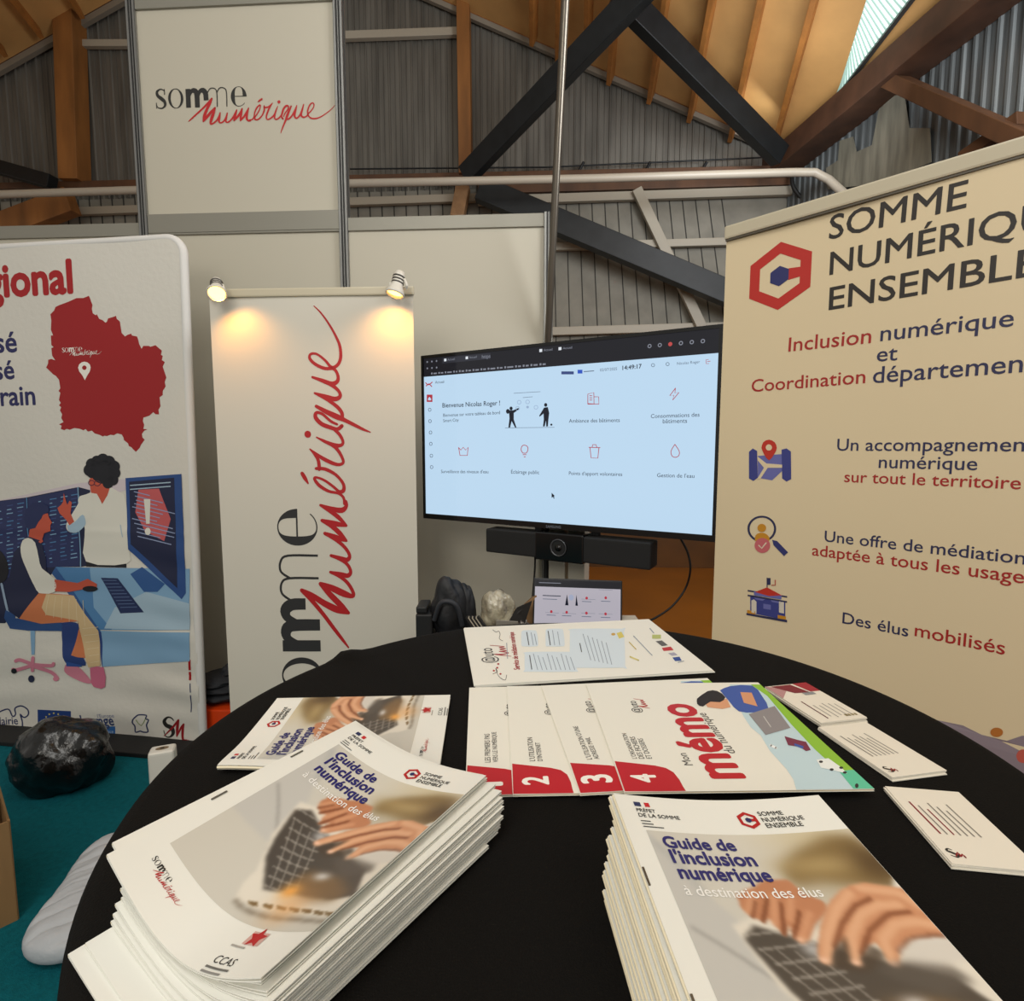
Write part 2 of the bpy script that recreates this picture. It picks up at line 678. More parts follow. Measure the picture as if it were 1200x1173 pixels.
m = MB()
m.add([(-9, -4, -0.002), (7, -4, -0.002), (7, 8, -0.002), (-9, 8, -0.002)], [(0, 1, 2, 3)], hallfl)
fl = m.build('floor')
tag(fl, 'ochre hall floor seen beyond the stand to the right', 'floor', kind='structure')
m = MB()
m.box((-2.2, 0.5, 0.0005), (4.9, 4.9, 0.003), teal)
tag(m.build('floor_carpet'), 'teal carpet of the exhibition stand', 'carpet', kind='structure')

# ---- back wall: corrugated sheet below two gable slopes
gR0, gR1 = bw(500, 0), bw(925, 186)
gL0, gL1 = bw(0, 88), bw(155, 0)


def wall_u(p):
    return (p - PB).dot(WX)


uR0, uR1, uL0, uL1 = wall_u(gR0), wall_u(gR1), wall_u(gL0), wall_u(gL1)


def gable(u):
    r = gR0.z + (gR1.z - gR0.z) * (u - uR0) / (uR1 - uR0)
    l = gL0.z + (gL1.z - gL0.z) * (u - uL0) / (uL1 - uL0)
    return min(r, l)


zP = bw(700, 212).z            # level of the pipe
m = MB()
u = uL0 - 2.2
prof = []
while u < uR1:
    for du, dd in ((0, 0), (0.006, 0.014), (0.016, 0.014), (0.024, 0), (0.068, 0), (0.071, -0.006), (0.076, -0.006), (0.079, 0)):
        if u + du <= uR1:
            prof.append((u + du, dd))
    u += 0.125
vv, ff = [], []
for (uu, dd) in prof:
    p = PB + WX * uu - WY * dd
    vv.append((p.x, p.y, zP - 0.05))
    vv.append((p.x, p.y, gable(uu) + 0.02))
for i in range(len(prof) - 1):
    ff.append((2 * i, 2 * i + 2, 2 * i + 3, 2 * i + 1))
m.add(vv, ff, steel_grey)
# lower cladding: slanted boards with thin grooves
lo = PB + WX * (uL0 - 2.2)
hi = PB + WX * uR1
m.add([(lo.x, lo.y, 0), (hi.x, hi.y, 0), (hi.x, hi.y, zP), (lo.x, lo.y, zP)], [(0, 1, 2, 3)], boards)
groove = mat('board_joint', '#33322e', 0.8)
for k in range(-60, 60):
    u0 = k * 0.135
    sl = 0.05 + 0.055 * (u0 - 0) if u0 > 0 else 0.05
    sl = max(0.02, min(0.36, 0.13 + 0.085 * u0))
    H_ = zP - 0.3
    a = PB + WX * (u0 - sl * 0.0) - WY * 0.004
    b = PB + WX * (u0 + sl * H_) - WY * 0.004
    if wall_u(b) > uR1 or wall_u(a) < uL0 - 2:
        continue
    m.beam(Vector((b.x, b.y, 0.3)), Vector((a.x, a.y, zP)), 0.009, 0.008, groove, up=-WY)
m.box(PB + WX * 0.2 - WY * 0.02 + UPV * 0.6, (7.0, 0.03, 1.2), woodcl, (WX, WY, UPV))
tag(m.build('wall_back'), 'corrugated grey gable wall at the back of the hall', 'wall', kind='structure')

# ---- right wall (corrugated) and its eave
CR = bw(925, 186)
CR.z = gable(uR1)
EV = Vector((math.sin(math.radians(7.6)), -math.cos(math.radians(7.6)), 0))
RN = EV.cross(UPV)


def rw(px, py, off=0.0):
    n = RN if RN.x < 0 else -RN
    return onpl(px, py, CR + n * off, n)


RNi = RN if RN.x < 0 else -RN
m = MB()
vv, ff = [], []
n_ = 0
s_ = 0.0
while s_ < 6.5:
    for ds, dd in ((0, 0), (0.012, 0.012), (0.03, 0.012), (0.042, 0)):
        p = CR + EV * (s_ + ds) + RNi * dd
        vv += [(p.x, p.y, 0), (p.x, p.y, CR.z + 0.02)]
        n_ += 1
    s_ += 0.085
for i in range(n_ - 1):
    ff.append((2 * i, 2 * i + 2, 2 * i + 3, 2 * i + 1))
m.add(vv, ff, steel_blue)
# bare patches where the paint has come off
patch = mat('bare_metal_patch', '#7d7a6c', 0.6, noise=(6, 0.3, (3, 3, .4)))
P_ = [(970, 222), (968, 197), (982, 188), (984, 165), (1000, 160), (1004, 178), (1022, 170), (1030, 128), (1048, 112), (1060, 110), (1066, 150), (1090, 150), (1092, 190), (1030, 215)]
m.prism([rw(*p, 0.027) for p in P_], RNi * 0.002, patch)
tag(m.build('wall_right'), 'corrugated side wall behind the beige roll-up banner', 'wall', kind='structure')

# ---- roof: right slope with skylight, left slope
gdir = (gR0 - CR).normalized()
RP = gdir.cross(EV).normalized()
if RP.z > 0:
    RP = -RP                       # towards the room


def rf(px, py, off=0.0):
    return onpl(px, py, CR + RP * off, RP)


ridge = CR + gdir * 5.2
SKY = [rf(1015, 0), rf(1068, 0), rf(974, 123), rf(984, 100)]
e0, e1 = CR, CR + EV * 6.0
# skylight occupies a strip beside the eave: from sA to sB along the eave, width wS
m = MB()
jw = (rf(957, 0) - rf(910, 165)).normalized()          # joist direction on the slope


def P2(s, t):                                          # s along eave, t up the slope
    return CR + EV * s + gdir * t


def st(P):
    d = P - CR
    # solve d = EV*s + gdir*t
    a, b, c_ = EV.dot(EV), EV.dot(gdir), gdir.dot(gdir)
    r1, r2 = d.dot(EV), d.dot(gdir)
    D = a * c_ - b * b
    return ((r1 * c_ - r2 * b) / D, (r2 * a - r1 * b) / D)


sk = [st(p) for p in SKY]
sk_far = sk[2]
# plywood as one sheet with the skylight opening (extended beyond the frame along its own edges)
ext = 2.2
A0 = sk[2]
A1 = sk[3]
dirL = (Vector(sk[0]) - Vector(sk[3])).normalized()
dirR = (Vector(sk[1]) - Vector(sk[2])).normalized()
q0 = tuple(Vector(sk[3]) + dirL * ext)
q1 = tuple(Vector(sk[2]) + dirR * ext)
outer = [(0, -0.05), (6, -0.05), (6, 5.2), (0, 5.2)]
hole = [A0, q1, q0, A1]
loops = [[Vector((a, b, 0)) for a, b in outer], [Vector((a, b, 0)) for a, b in hole]]
tri = tessellate_polygon(loops)
flat = outer + hole
m.add([P2(a, b) for a, b in flat], tri, ply)
roof = m.build('ceiling')
tag(roof, 'plywood underside of the sloping roof above the black braces', 'ceiling', kind='structure')
for (a, b) in (((658, 64), (660, -40)), ((692, 52), (694, -40)), ((718, 88), (727, -20)), ((765, 110), (786, -20)), ((812, 132), (842, -25)), ((860, 155), (899, -20)), ((911, 163), (962, -20)), ((628, 42), (629, -40))):
    m = MB()
    A, B = rf(*a), rf(*b)
    B = A + (B - A) * 1.6
    m.beam(A + RP * 0.06, B + RP * 0.06, 0.045, 0.12, joist_m, up=RP)
    m.build('joist', roof, bevel=0.004)
# fascia along the gable edge
m = MB()
m.beam(CR - WY * 0.05 + UPV * 0.12 - gdir * 0.0, CR + gdir * 5.2 - WY * 0.05 + UPV * 0.12, 0.1, 0.22, timber, up=UPV)
m.build('rafter', roof, bevel=0.004)
m = MB()
m.beam(CR - WY * 0.07 + gdir * 0.05 - UPV * 0.015, CR + gdir * 5.2 - WY * 0.07 - UPV * 0.015, 0.05, 0.07, mat('grey_flashing', '#857d70', 0.5), up=UPV)
m.build('flashing', roof)
# skylight glazing with ribs
m = MB()
lit = mat('skylight_sheet', '#dff0e8', 0.4, emit=1.0)
rib = mat('skylight_rib', '#9fbdb2', 0.4, emit=0.55)
m.add([P2(a, b) - RP * 0.02 for a, b in hole], [(0, 1, 2, 3)], lit)
sky = m.build('window_1')
tag(sky, 'glowing ribbed skylight strip beside the eave', 'window', kind='structure')
m = MB()
for k in range(1, 46):
    t = k / 46
    a = Vector(A1).lerp(Vector(q0), t)
    b = Vector(A0).lerp(Vector(q1), t)
    m.beam(P2(*a) - RP * 0.012, P2(*b) - RP * 0.012, 0.012, 0.006, rib, up=RP)
m.build('skylight_ribs', sky)
m = MB()
m.beam(P2(*A0) + RP * 0.01, P2(*q1) + RP * 0.01, 0.03, 0.05, mat('dark_trim', '#2c2a28', 0.5), up=RP)
m.build('window_frame', sky)

# eave beam
m = MB()
eb0, eb1 = rf(940, 172), rf(1092, 0)
m.beam(CR + RNi * 0.14 - UPV * 0.10 - EV * 0.1, CR + RNi * 0.14 - UPV * 0.10 + EV * 4.6, 0.27, 0.22, mat('dark_eave_timber', '#4a3020', 0.65, noise=(5, .3, (1, 1, 1))), up=UPV)
o = m.build('eave_beam', bevel=0.006)
tag(o, 'thick dark brown beam running under the skylight along the eave', 'beam')

# left roof slope
gdl = (gL1 - gL0).normalized()
EL = Vector((-math.sin(math.radians(9)), -math.cos(math.radians(9)), 0.0))
LPn = gdl.cross(EL).normalized()
if LPn.z > 0:
    LPn = -LPn
LC = gL0 - gdl * 2.5


def lf(px, py):
    return onpl(px, py, gL0, LPn)


m = MB()
m.add([LC, LC + EL * 6, LC + EL * 6 + gdl * 5.2, LC + gdl * 5.2], [(0, 1, 2, 3)], ply)
rl = m.build('ceiling_left')
tag(rl, 'shaded plywood roof slope at the upper left corner', 'ceiling', kind='structure')
for a, b in (((44, 33), (18, 0)), ((2, 55), (-30, 20)), ((92, 10), (78, -12))):
    m = MB()
    A, B = lf(*a), lf(*b)
    B = A + (B - A) * 2.5
    m.beam(A + LPn * 0.06, B + LPn * 0.06, 0.045, 0.12, joist_m, up=LPn)
    m.build('joist', rl, bevel=0.004)
m = MB()
m.beam(LC - WY * 0.05 + UPV * 0.13, LC + gdl * 5.2 - WY * 0.05 + UPV * 0.13, 0.1, 0.24, timber_dk, up=UPV)
m.build('rafter', rl, bevel=0.004)
m = MB()
m.beam(LC - WY * 0.07 - UPV * 0.02, LC + gdl * 5.2 - WY * 0.07 - UPV * 0.02, 0.05, 0.085, mat('grey_flashing', '#857d70'), up=UPV)
m.build('flashing', rl)


# ---- steel and timber members in front of the back wall
def member(name, a, b, wpx, m_, label, cat, off=0.25, dep=0.12, group=None, off2=None):
    A = bw(*a, off)
    B = bw(*b, off if off2 is None else off2)
    k = (A - C0).y / F
    mb = MB()
    mb.beam(A, B, dep, wpx * k, m_, up=(B - A).cross(WY))
    o = mb.build(name, bevel=0.006)
    return tag(o, label, cat, group)


member('timber_post', (80, -20), (88, 214), 22, timber, 'orange timber post left of the white header sign', 'post', 0.12, 0.2)
member('timber_post', (543, -20), (546, 206), 14, timber, 'orange timber post right of the white header sign', 'post', 0.12, 0.14)
member('timber_brace', (0, 268), (85, 236), 26, timber, 'short slanting timber at the left edge above the booth wall', 'beam', 0.3, 0.14)
member('timber_brace', (536, 256), (543, 219), 15, mat('weathered_timber', '#94704c', 0.7, noise=(8, .3)), 'weathered timber stub under the pipe behind the booth wall', 'beam', 0.2, 0.12)
member('steel_brace', (546, 206), (775, -35), 20, blk_steel, 'black steel brace rising to the right from the orange post', 'brace', 0.45, 0.12, off2=1.75)
member('steel_brace', (914, 183), (722, -10), 21, blk_steel, 'black steel brace falling to the corner under the skylight', 'brace', 0.5, 0.12, off2=1.45)
member('steel_brace', (562, 222), (900, 364), 25, blk_steel, 'black steel brace slanting down behind the television', 'brace', 0.35, 0.14)
member('steel_brace', (-30, 188), (62, 214), 14, blk_steel, 'black steel brace at the left edge under the timber post', 'brace', 0.3, 0.12)
member('wall_rail', (90, 52), (170, 52), 7, pale_steel, 'pale cross rail between left timber post and header sign', 'rail', 0.06, 0.06)
member('wall_rail', (400, 43), (538, 38), 8, pale_steel, 'pale cross rail between header sign and right timber post', 'rail', 0.06, 0.06)
member('wall_rail', (70, 249), (560, 232), 8, pale_steel, 'long pale rail just above the booth wall', 'rail', 0.06, 0.06)
member('wall_rail', (560, 236), (930, 224), 9, pale_steel, 'pale rail on the cladding just below the long pipe', 'rail', 0.06, 0.06)
member('wall_rail', (600, 291), (940, 281), 8, pale_steel, 'pale rail crossing the grey cladding at mid height', 'rail', 0.06, 0.06)
member('wall_rail', (600, 390), (940, 380), 9, pale_steel, 'pale rail on the cladding right above the television', 'rail', 0.06, 0.06)
member('steel_strut', (746, 222), (830, 400), 11, pale_steel, 'pale slanting strut crossing the grey cladding', 'strut', 0.12, 0.06)
member('timber_plate', (-40, 220), (935, 199), 7, timber_dk, 'thin brown timber plate along the wall above the pipe', 'beam', 0.12, 0.06)
member('wall_beam', (560, 221), (930, 210), 13, timber_dk, 'brown timber band between pipe and pale rail', 'beam', 0.02, 0.05)

# long pipe with the bend at the corner
m = MB()
pp = [bw(-40, 229, 0.75), bw(410, 215, 0.75), bw(700, 209, 0.75), bw(930, 202, 0.75), bw(955, 202, 0.76)]
pp += [rw(972, 211, 0.1), rw(990, 228, 0.1), rw(1012, 252, 0.1)]
m.tube(pp, 0.037, pipe_m, 12)
tag(m.build('pipe'), 'long pale pipe running along the back wall and round the corner', 'pipe')
m = MB()
m.tube([bw(410, 198, 0.1), bw(640, 196, 0.1), bw(905, 184, 0.1)], 0.008, blk_steel, 6)
for px in (680, 758, 824):
    m.tube([bw(px + 4, 190, .1), bw(px - 2, 201, .1)], 0.016, blk_steel, 6)
tag(m.build('cable'), 'thin dark cable on brackets running above the long pipe', 'cable')
m = MB()
for k, (a, b, c_) in enumerate((((918, 186), (940, 190), (948, 215)), ((922, 183), (952, 183), (966, 205)), ((928, 200), (930, 220), (946, 240)))):
    m.tube([tuple(x) for x in catmull([bw(*a, .15), bw(*b, .2), bw(*c_, .2)], 6)], 0.02, mat('black_rubber', '#161514', 0.6), 8)
tag(m.build('cable_bundle'), 'black cables looping at the roof corner above the pipe bend', 'cable')

# timber braces on the right wall
m = MB()
m.beam(rw(1036, 90, .16), rw(1230, 178, .16), 0.10, 0.13, timber_dk, up=RNi)
tag(m.build('timber_brace', bevel=.005), 'brown timber slanting across the corrugated side wall', 'beam')
m = MB()
m.beam(rw(1200, 138, .1), rw(1130, 186, .1), 0.08, 0.10, timber_dk, up=RNi)
tag(m.build('timber_brace', bevel=.005), 'short brown timber meeting the slanting one at the right edge', 'beam')

# ================================================================== BOOTH PARTITION WITH HEADER SIGN
wall_w = mat('white_partition_board', '#bbb5a4', 0.55)
alu = mat('aluminium_profile', '#8f8f8c', 0.35, 0.75)
alu_d = mat('aluminium_groove', '#4b4b4a', 0.5, 0.6)
beam_m = mat('grey_aluminium_beam', '#8e8b80', 0.45, 0.35)
PW = atY(405, 262, 2.8)
PW.z = 0


def pw(px, py, off=0.0):
    return onpl(px, py, PW - WY * off, WY)


part = thing('exhibition_partition', 'white modular booth wall with aluminium posts and raised header sign', 'partition wall', (PW.x, PW.y, 0))
xl, x1, x2, x3 = (pw(px, 265).x for px in (-320, 171, 404, 643))
us = [(pw(px, 265) - PW).dot(WX) for px in (-66, 171, 404, 643)]
us = [us[1] - 2 * (us[2] - us[1])] + us
zt = pw(404, 258).z
for i in range(4):
    m = MB()
    c = PW + WX * ((us[i] + us[i + 1]) / 2)
    m.box((c.x, c.y, zt / 2 + 0.02), (us[i + 1] - us[i] - 0.03, 0.012, zt - 0.1), wall_w, (WX, WY, UPV))
    m.build('wall_panel', part)
    m = MB()
    m.box((c.x, c.y, zt - 0.025), (us[i + 1] - us[i] - 0.04, 0.03, 0.062), beam_m, (WX, WY, UPV))
    m.build('top_beam', part, bevel=.003)
    m = MB()
    m.box((c.x, c.y, 0.04), (us[i + 1] - us[i] - 0.04, 0.03, 0.06), beam_m, (WX, WY, UPV))
    m.build('bottom_beam', part, bevel=.003)


def post(u, z1):
    m = MB()
    c = PW + WX * u
    m.box((c.x, c.y, z1 / 2), (0.026, 0.026, z1), alu_d, (WX, WY, UPV))
    for dx in (-1, 1):
        for dy in (-1, 1):
            q = c + WX * (dx * 0.0155) + WY * (dy * 0.0155)
            m.box((q.x, q.y, z1 / 2), (0.013, 0.013, z1), alu, (WX, WY, UPV))
    m.box((c - WY * 0.017).to_tuple()[:2] + (z1 / 2,), (0.007, 0.008, z1), alu, (WX, WY, UPV))
    return m.build('post', part, bevel=.002)


zs = 3.78
for i, u_ in enumerate(us):
    post(u_, zs if i in (2, 3) else zt + 0.01)
# header sign
zb, ztop = pw(290, 250).z, pw(290, 12).z
cs = PW + WX * ((us[2] + us[3]) / 2)
sw = us[3] - us[2]
m = MB()
m.box((cs.x, cs.y, (zb + zs) / 2), (sw - 0.03, 0.012, zs - zb), wall_w, (WX, WY, UPV))
sign = m.build('header_sign', part)
m = MB()
m.box((cs.x, cs.y, zb - 0.045), (sw - 0.045, 0.036, 0.09), beam_m, (WX, WY, UPV))
m.build('sign_beam', part, bevel=.003)
m = MB()
m.box((cs.x, cs.y, ztop + 0.06), (sw - 0.045, 0.036, 0.09), beam_m, (WX, WY, UPV))
m.build('sign_beam', part, bevel=.003)
FS = Frame(PW - WY * 0.0065, WX, UPV)
A = Art(FS)
# logo frame from the photograph: left of the s baseline to the right of the e baseline
q0_, q1_ = FS.uv(170 + 68 / 5.217, 85 + 221 / 5.217), FS.uv(170 + 632 / 5.217, 85 + 205 / 5.217)
k_ = math.dist(q0_, q1_) / 5.12 * .985
A.metres(q0_[0], q0_[1], k_, k_, math.atan2(q1_[1] - q0_[1], q1_[0] - q0_[0]))
draw_logo(A, BLACK, RED)
A.build('logo', sign, eps=.0006)

# leaning steel pole at the end of the wall
m = MB()
pa, pb = atY(642, 400, 2.72), atY(664, -30, 2.3)
pb = pa + (pb - pa) * 1.02
p0_ = pa + (pa - pb) * (pa.z / (pb.z - pa.z))
m.tube([p0_, pb], 0.0165, mat('dull_chrome_tube', '#6e675d', 0.3, 0.7), 14)
tag(m.build('steel_pole'), 'thin shiny steel pole leaning at the right end of the booth wall', 'pole')

# ================================================================== LEFT FABRIC DISPLAY
fab = mat('white_display_fabric', '#d6d2c8', 0.75, bump=(45, 0.12), sheen=0.2)
aL = math.radians(8)
LU = Vector((math.cos(aL), -math.sin(aL), 0))
bR = atY(237, 884, 2.40)
tR = atY(214, 275, 2.45)
tR = tR + UPV * 0
LV = (tR - bR)
LV = (LV - LU * LV.dot(LU)).normalized()


def wrinkle(u, v):
    lo = max(0.0, min(1.0, (1.35 - v) / 1.0))
    f = 0.0028 * lo * (math.sin(29 * v + 2.2 * math.sin(2.4 * u) + 3 * u) + 0.4 * math.sin(47 * v - 4 * u + 1.7 * math.sin(3 * u)))
    e = math.exp(-((u + 0.10) / 0.10) ** 2)
    f += 0.0022 * e * lo * math.sin(50 * v + 8 * u)
    f += 0.0012 * math.sin(9 * u + 6 * v) + 0.0015 * math.exp(-((v - 1.02) / 0.02) ** 2)
    return f


FL = Frame(bR - LU * 0.0, LU, LV, wrinkle)
uR_, vT = FL.uv(214, 300)[0] + 0.006, FL.uv(190, 277)[1]
uR_ = FL.uv(224, 580)[0]
WB, HB, RC = 1.3, vT, 0.075
disp = thing('fabric_display', 'white fabric display wall with red map and office illustration', 'banner stand', tuple(FL.at(uR_ - WB / 2, 0) * 1) and (FL.at(uR_ - WB / 2, 0).x, FL.at(uR_ - WB / 2, 0).y, 0))
m = MB()


def outline_u(v):
    """half-width shrink near the rounded top corners"""
    d = v - (HB - RC)
    if d <= 0:
        return 0.0
    return RC - math.sqrt(max(0, RC * RC - d * d))


def ff_(i, j):
    v = HB * j
    s = outline_u(v)
    u0, u1 = uR_ - WB + s, uR_ - s
    return FL.at(u0 + (u1 - u0) * i, v, 0)


jj = [k / 150 * (HB - RC) / HB for k in range(151)] + [(HB - RC + RC * math.sin(math.pi / 2 * k / 10)) / HB for k in range(1, 11)]
vs_, fs_ = [], []
NU = 60
for j in jj:
    for i in range(NU + 1):
        vs_.append(ff_(i / NU, j))
nb = len(jj)
for j in range(nb - 1):
    for i in range(NU):
        fs_.append((j * (NU + 1) + i, j * (NU + 1) + i + 1, (j + 1) * (NU + 1) + i + 1, (j + 1) * (NU + 1) + i))
m.add(vs_, fs_, fab, True)
# back skin + rounded rim: padded tube frame inside the sleeve
vb = [Vector(p) - FL.n * 0.034 for p in vs_]
m.add(vb, [tuple(reversed(f)) for f in fs_], fab, True)
m.build('fabric_skin', disp)
rimpts = [FL.o + FL.u * (uR_ - 0.004) + FL.v * (HB * k / 30 * (HB - RC) / HB) - FL.n * 0.017 for k in range(31)]
rimpts += [FL.o + FL.u * (uR_ - RC - 0.004 + RC * math.cos(a)) + FL.v * (HB - RC + (RC - 0.004) * math.sin(a)) - FL.n * 0.017 for a in [math.pi / 2 * k / 10 for k in range(1, 11)]]
rimpts += [FL.o + FL.u * (uR_ - WB + RC + 0.004 - RC * math.cos(a)) + FL.v * (HB - RC + (RC - 0.004) * math.sin(a)) - FL.n * 0.017 for a in [math.pi / 2 * (1 - k / 10) for k in range(0, 11)]]
rimpts += [FL.o + FL.u * (uR_ - WB + 0.004) + FL.v * (HB * (30 - k) / 30 * (HB - RC) / HB) - FL.n * 0.017 for k in range(1, 31)]
m = MB()
m.tube(rimpts, 0.019, mat('sleeve_edge', '#dcdad6', 0.6), 14)
m.build('rounded_edge', disp)
m = MB()
bc = FL.at(uR_ - WB / 2, 0, -0.02)
m.box((bc.x, bc.y, 0.012), (WB * 0.96, 0.30, 0.02), mat('black_base_plate', '#0b0b0b', 0.7), (LU, LU.cross(UPV) * -1, UPV))
m.build('base_plate', disp, bevel=.004)
m = MB()
m.beam(FL.at(uR_ - WB, 0, -0.017) - FL.v * 0.02, FL.at(uR_ + 0.0, 0, -0.017) - FL.v * 0.02, 0.04, 0.045, mat('black_base_plate'))
m.build('bottom_bar', disp, bevel=.004)

KL = (uR_ - WB + .02, uR_ - 0.012, 0.01, HB - 0.02)
R2, BL2 = ink('#a5141b'), ink('#24265a')
# heading and slogan
A = Art(FL).crop(0, 270, 3.784)
A.text('gional', (-62, 296), (326, 274), R2, 0, bold=.035, hs=1.05)
A.flush('heading', disp, maxlen=.02, keep=KL)
A.text('sé', (-18, 541), (77, 538), BL2, 0, bold=.02)
A.flush('slogan', disp, maxlen=.02, keep=KL)
A.text('sé', (-20, 661), (66, 657), BL2, 0, bold=.02)
A.flush('slogan', disp, maxlen=.02, keep=KL)
A.text('rain', (5, 777), (159, 772), BL2, 0, bold=.02)
A.flush('slogan', disp, maxlen=.02, keep=KL)
# map
A = Art(FL).crop(0, 270, 3.784)
MAP = [(395, 290), (399, 300), (410, 330), (408, 350), (412, 368), (425, 376), (430, 372), (440, 392), (455, 398), (468, 409), (474, 406), (480, 390), (495, 386), (515, 379), (518, 392), (532, 404), (536, 430), (540, 455), (555, 470), (568, 462), (582, 458), (586, 466), (608, 470), (612, 480), (618, 505), (628, 525), (636, 512), (660, 512), (668, 516), (690, 509), (700, 518), (718, 533), (714, 552), (722, 556), (718, 575), (731, 584), (722, 604), (728, 622), (738, 652), (731, 672), (735, 692), (722, 712), (722, 730), (708, 740), (712, 780), (703, 795), (706, 816), (690, 815), (680, 806), (662, 822), (636, 830), (634, 846), (640, 862), (636, 880), (654, 882), (640, 888), (630, 902), (632, 918), (642, 928), (626, 950), (620, 964), (603, 982), (590, 970), (584, 962), (572, 956), (568, 944), (550, 930), (548, 918), (540, 905), (520, 900), (505, 908), (490, 906), (475, 912), (462, 910), (458, 914), (440, 906), (420, 900), (408, 888), (390, 892), (380, 881), (370, 886), (355, 880), (330, 876), (310, 884), (296, 880), (285, 886), (270, 880), (274, 866), (262, 860), (282, 850), (272, 832), (276, 815), (266, 798), (272, 784), (262, 776), (270, 765), (262, 752), (268, 720), (260, 712), (268, 700), (262, 662), (248, 645), (236, 638), (205, 608), (214, 590), (214, 574), (228, 570), (246, 576), (232, 556), (228, 522), (238, 518), (228, 508), (226, 466), (236, 466), (226, 440), (228, 400), (224, 372), (240, 356), (246, 340), (262, 332), (300, 318), (340, 300), (370, 300)]
A.poly(MAP, ink('#9c1419'), 0)
A.poly([(347, 608), (352, 594), (363, 585), (375, 582), (388, 585), (399, 594), (403, 608), (399, 625), (388, 643), (377, 664), (366, 643), (352, 625)], WHITE, 1)
A.ell(375, 609, 10, 10, ink('#9c1419'), 2, 16)
a0, a1 = FL.uv(277 / 3.784, 270 + 541 / 3.784), FL.uv(366 / 3.784, 270 + 537 / 3.784)
k_ = math.dist(a0, a1) / 5.12
A.metres(a0[0], a0[1], k_, k_, math.atan2(a1[1] - a0[1], a1[0] - a0[0]))
draw_logo(A, WHITE, WHITE, 1)
A.build('region_map', disp, maxlen=.02, keep=KL, label='dark red map of the region with white pin')

# illustration
A = Art(FL).crop(0, 540, 3.26)
nv, nv2, bl, bl2, bl3 = ink('#1b2140'), ink('#26305c'), ink('#4d7fae'), ink('#7fa6c6'), ink('#a3bccd')
skin, blk, crm, pnk, org, bge = ink('#c2553f'), ink('#16171f'), ink('#dedbcf'), ink('#cf7f93'), ink('#c9764b'), ink('#d0b488')
lav = ink('#cfc3c8')
A.poly([(-300, 215), (300, 85), (490, 68), (490, 110), (-300, 330)], lav, 0)
A.poly([(-300, 190), (100, 140), (300, 100), (345, 112), (345, 400), (310, 405), (215, 405), (200, 430), (20, 620), (-300, 620)], nv, 1)
A.poly([(-300, 190), (98, 143), (108, 440), (-300, 470)], nv2, 2)
A.poly([(108, 142), (296, 104), (304, 402), (120, 410)], nv2, 2)
A.stroke([(103, 142), (112, 420)], 4, bl, 3, 0)
A.stroke([(299, 102), (309, 404)], 4, bl2, 3, 0)
rr = random.Random(3)
for c_ in range(9):
    for r_ in range(17):
        x = -55 + c_ * 41 + rr.uniform(-2, 2)
        if 85 < x < 118 or x > 290:
            continue
        y = 178 + r_ * 15 - x * .2 + (8 if x > 100 else 0)
        L_ = rr.choice([10, 18, 24, 26])
        A.stroke([(x, y), (x + L_, y - L_ * .17)], 3.5, rr.choice([bl, bl, bl2, ink('#3a4c80')]), 3, 0, round_=False)
# woman standing
A.poly([(330, 378), (484, 384), (484, 408), (330, 404)], blk, 3)
A.poly([(385, 108), (415, 100), (455, 118), (482, 150), (494, 330), (486, 392), (330, 384), (326, 262), (300, 150), (330, 128)], crm, 4, smooth=3)
A.poly([(350, 120), (318, 138), (285, 190), (256, 240), (262, 268), (292, 274), (318, 255), (332, 235), (360, 190)], crm, 5, smooth=3)
A.poly([(258, 246), (285, 236), (318, 205), (330, 236), (318, 257), (292, 275), (264, 268)], bl3, 6, smooth=3)
A.poly([(246, 122), (256, 158), (260, 168), (268, 152), (277, 158), (272, 200), (286, 232), (268, 246), (256, 226), (230, 200), (222, 180), (236, 168), (244, 156)], skin, 7)
A.poly([(342, 72), (350, 122), (372, 126), (384, 148), (392, 165), (412, 132), (420, 108), (402, 60), (360, 50)], skin, 5)
for q in ((345, 35, 24), (352, 12, 22), (372, 2, 22), (395, -4, 24), (418, 4, 24), (436, 22, 24), (440, 46, 22), (432, 72, 22), (414, 86, 20), (396, 40, 48), (352, 48, 18), (412, 66, 28)):
    A.ell(q[0], q[1], q[2], q[2], blk, 6 if q[2] > 18 else 6, 18)
A.ell(352, 84, 13, 11, ink('#5a2a3a'), 7, 16, hole=(10, 8))
A.ell(374, 86, 13, 11, ink('#5a2a3a'), 7, 16, hole=(10, 8))
A.stroke([(462, 245), (470, 290)], 3, bl3, 6)
# desk
A.poly([(215, 405), (726, 412), (726, 645), (372, 645)], bl, 4)
A.poly([(345, 408), (726, 412), (726, 645), (430, 645), (360, 560)], bl2, 5, smooth=0)
A.poly([(440, 560), (560, 500), (726, 545), (726, 645), (400, 640)], bl3, 6)
A.poly([(200, 430), (215, 405), (385, 648), (380, 660)], ink('#2f568c'), 6)
A.poly([(376, 648), (726, 655), (726, 765), (392, 786)], bl2, 5)
A.poly([(372, 645), (388, 652), (402, 870), (392, 785)], ink('#27407a'), 6)
A.poly([(388, 446), (452, 448), (552, 578), (462, 582)], ink('#1f2c55'), 7)
for k in range(9):
    t = k / 9
    A.stroke([(396 + 74 * t, 456 + 116 * t), (448 + 88 * t, 456 + 114 * t)], 3, ink('#54688f'), 8, 0, round_=False)
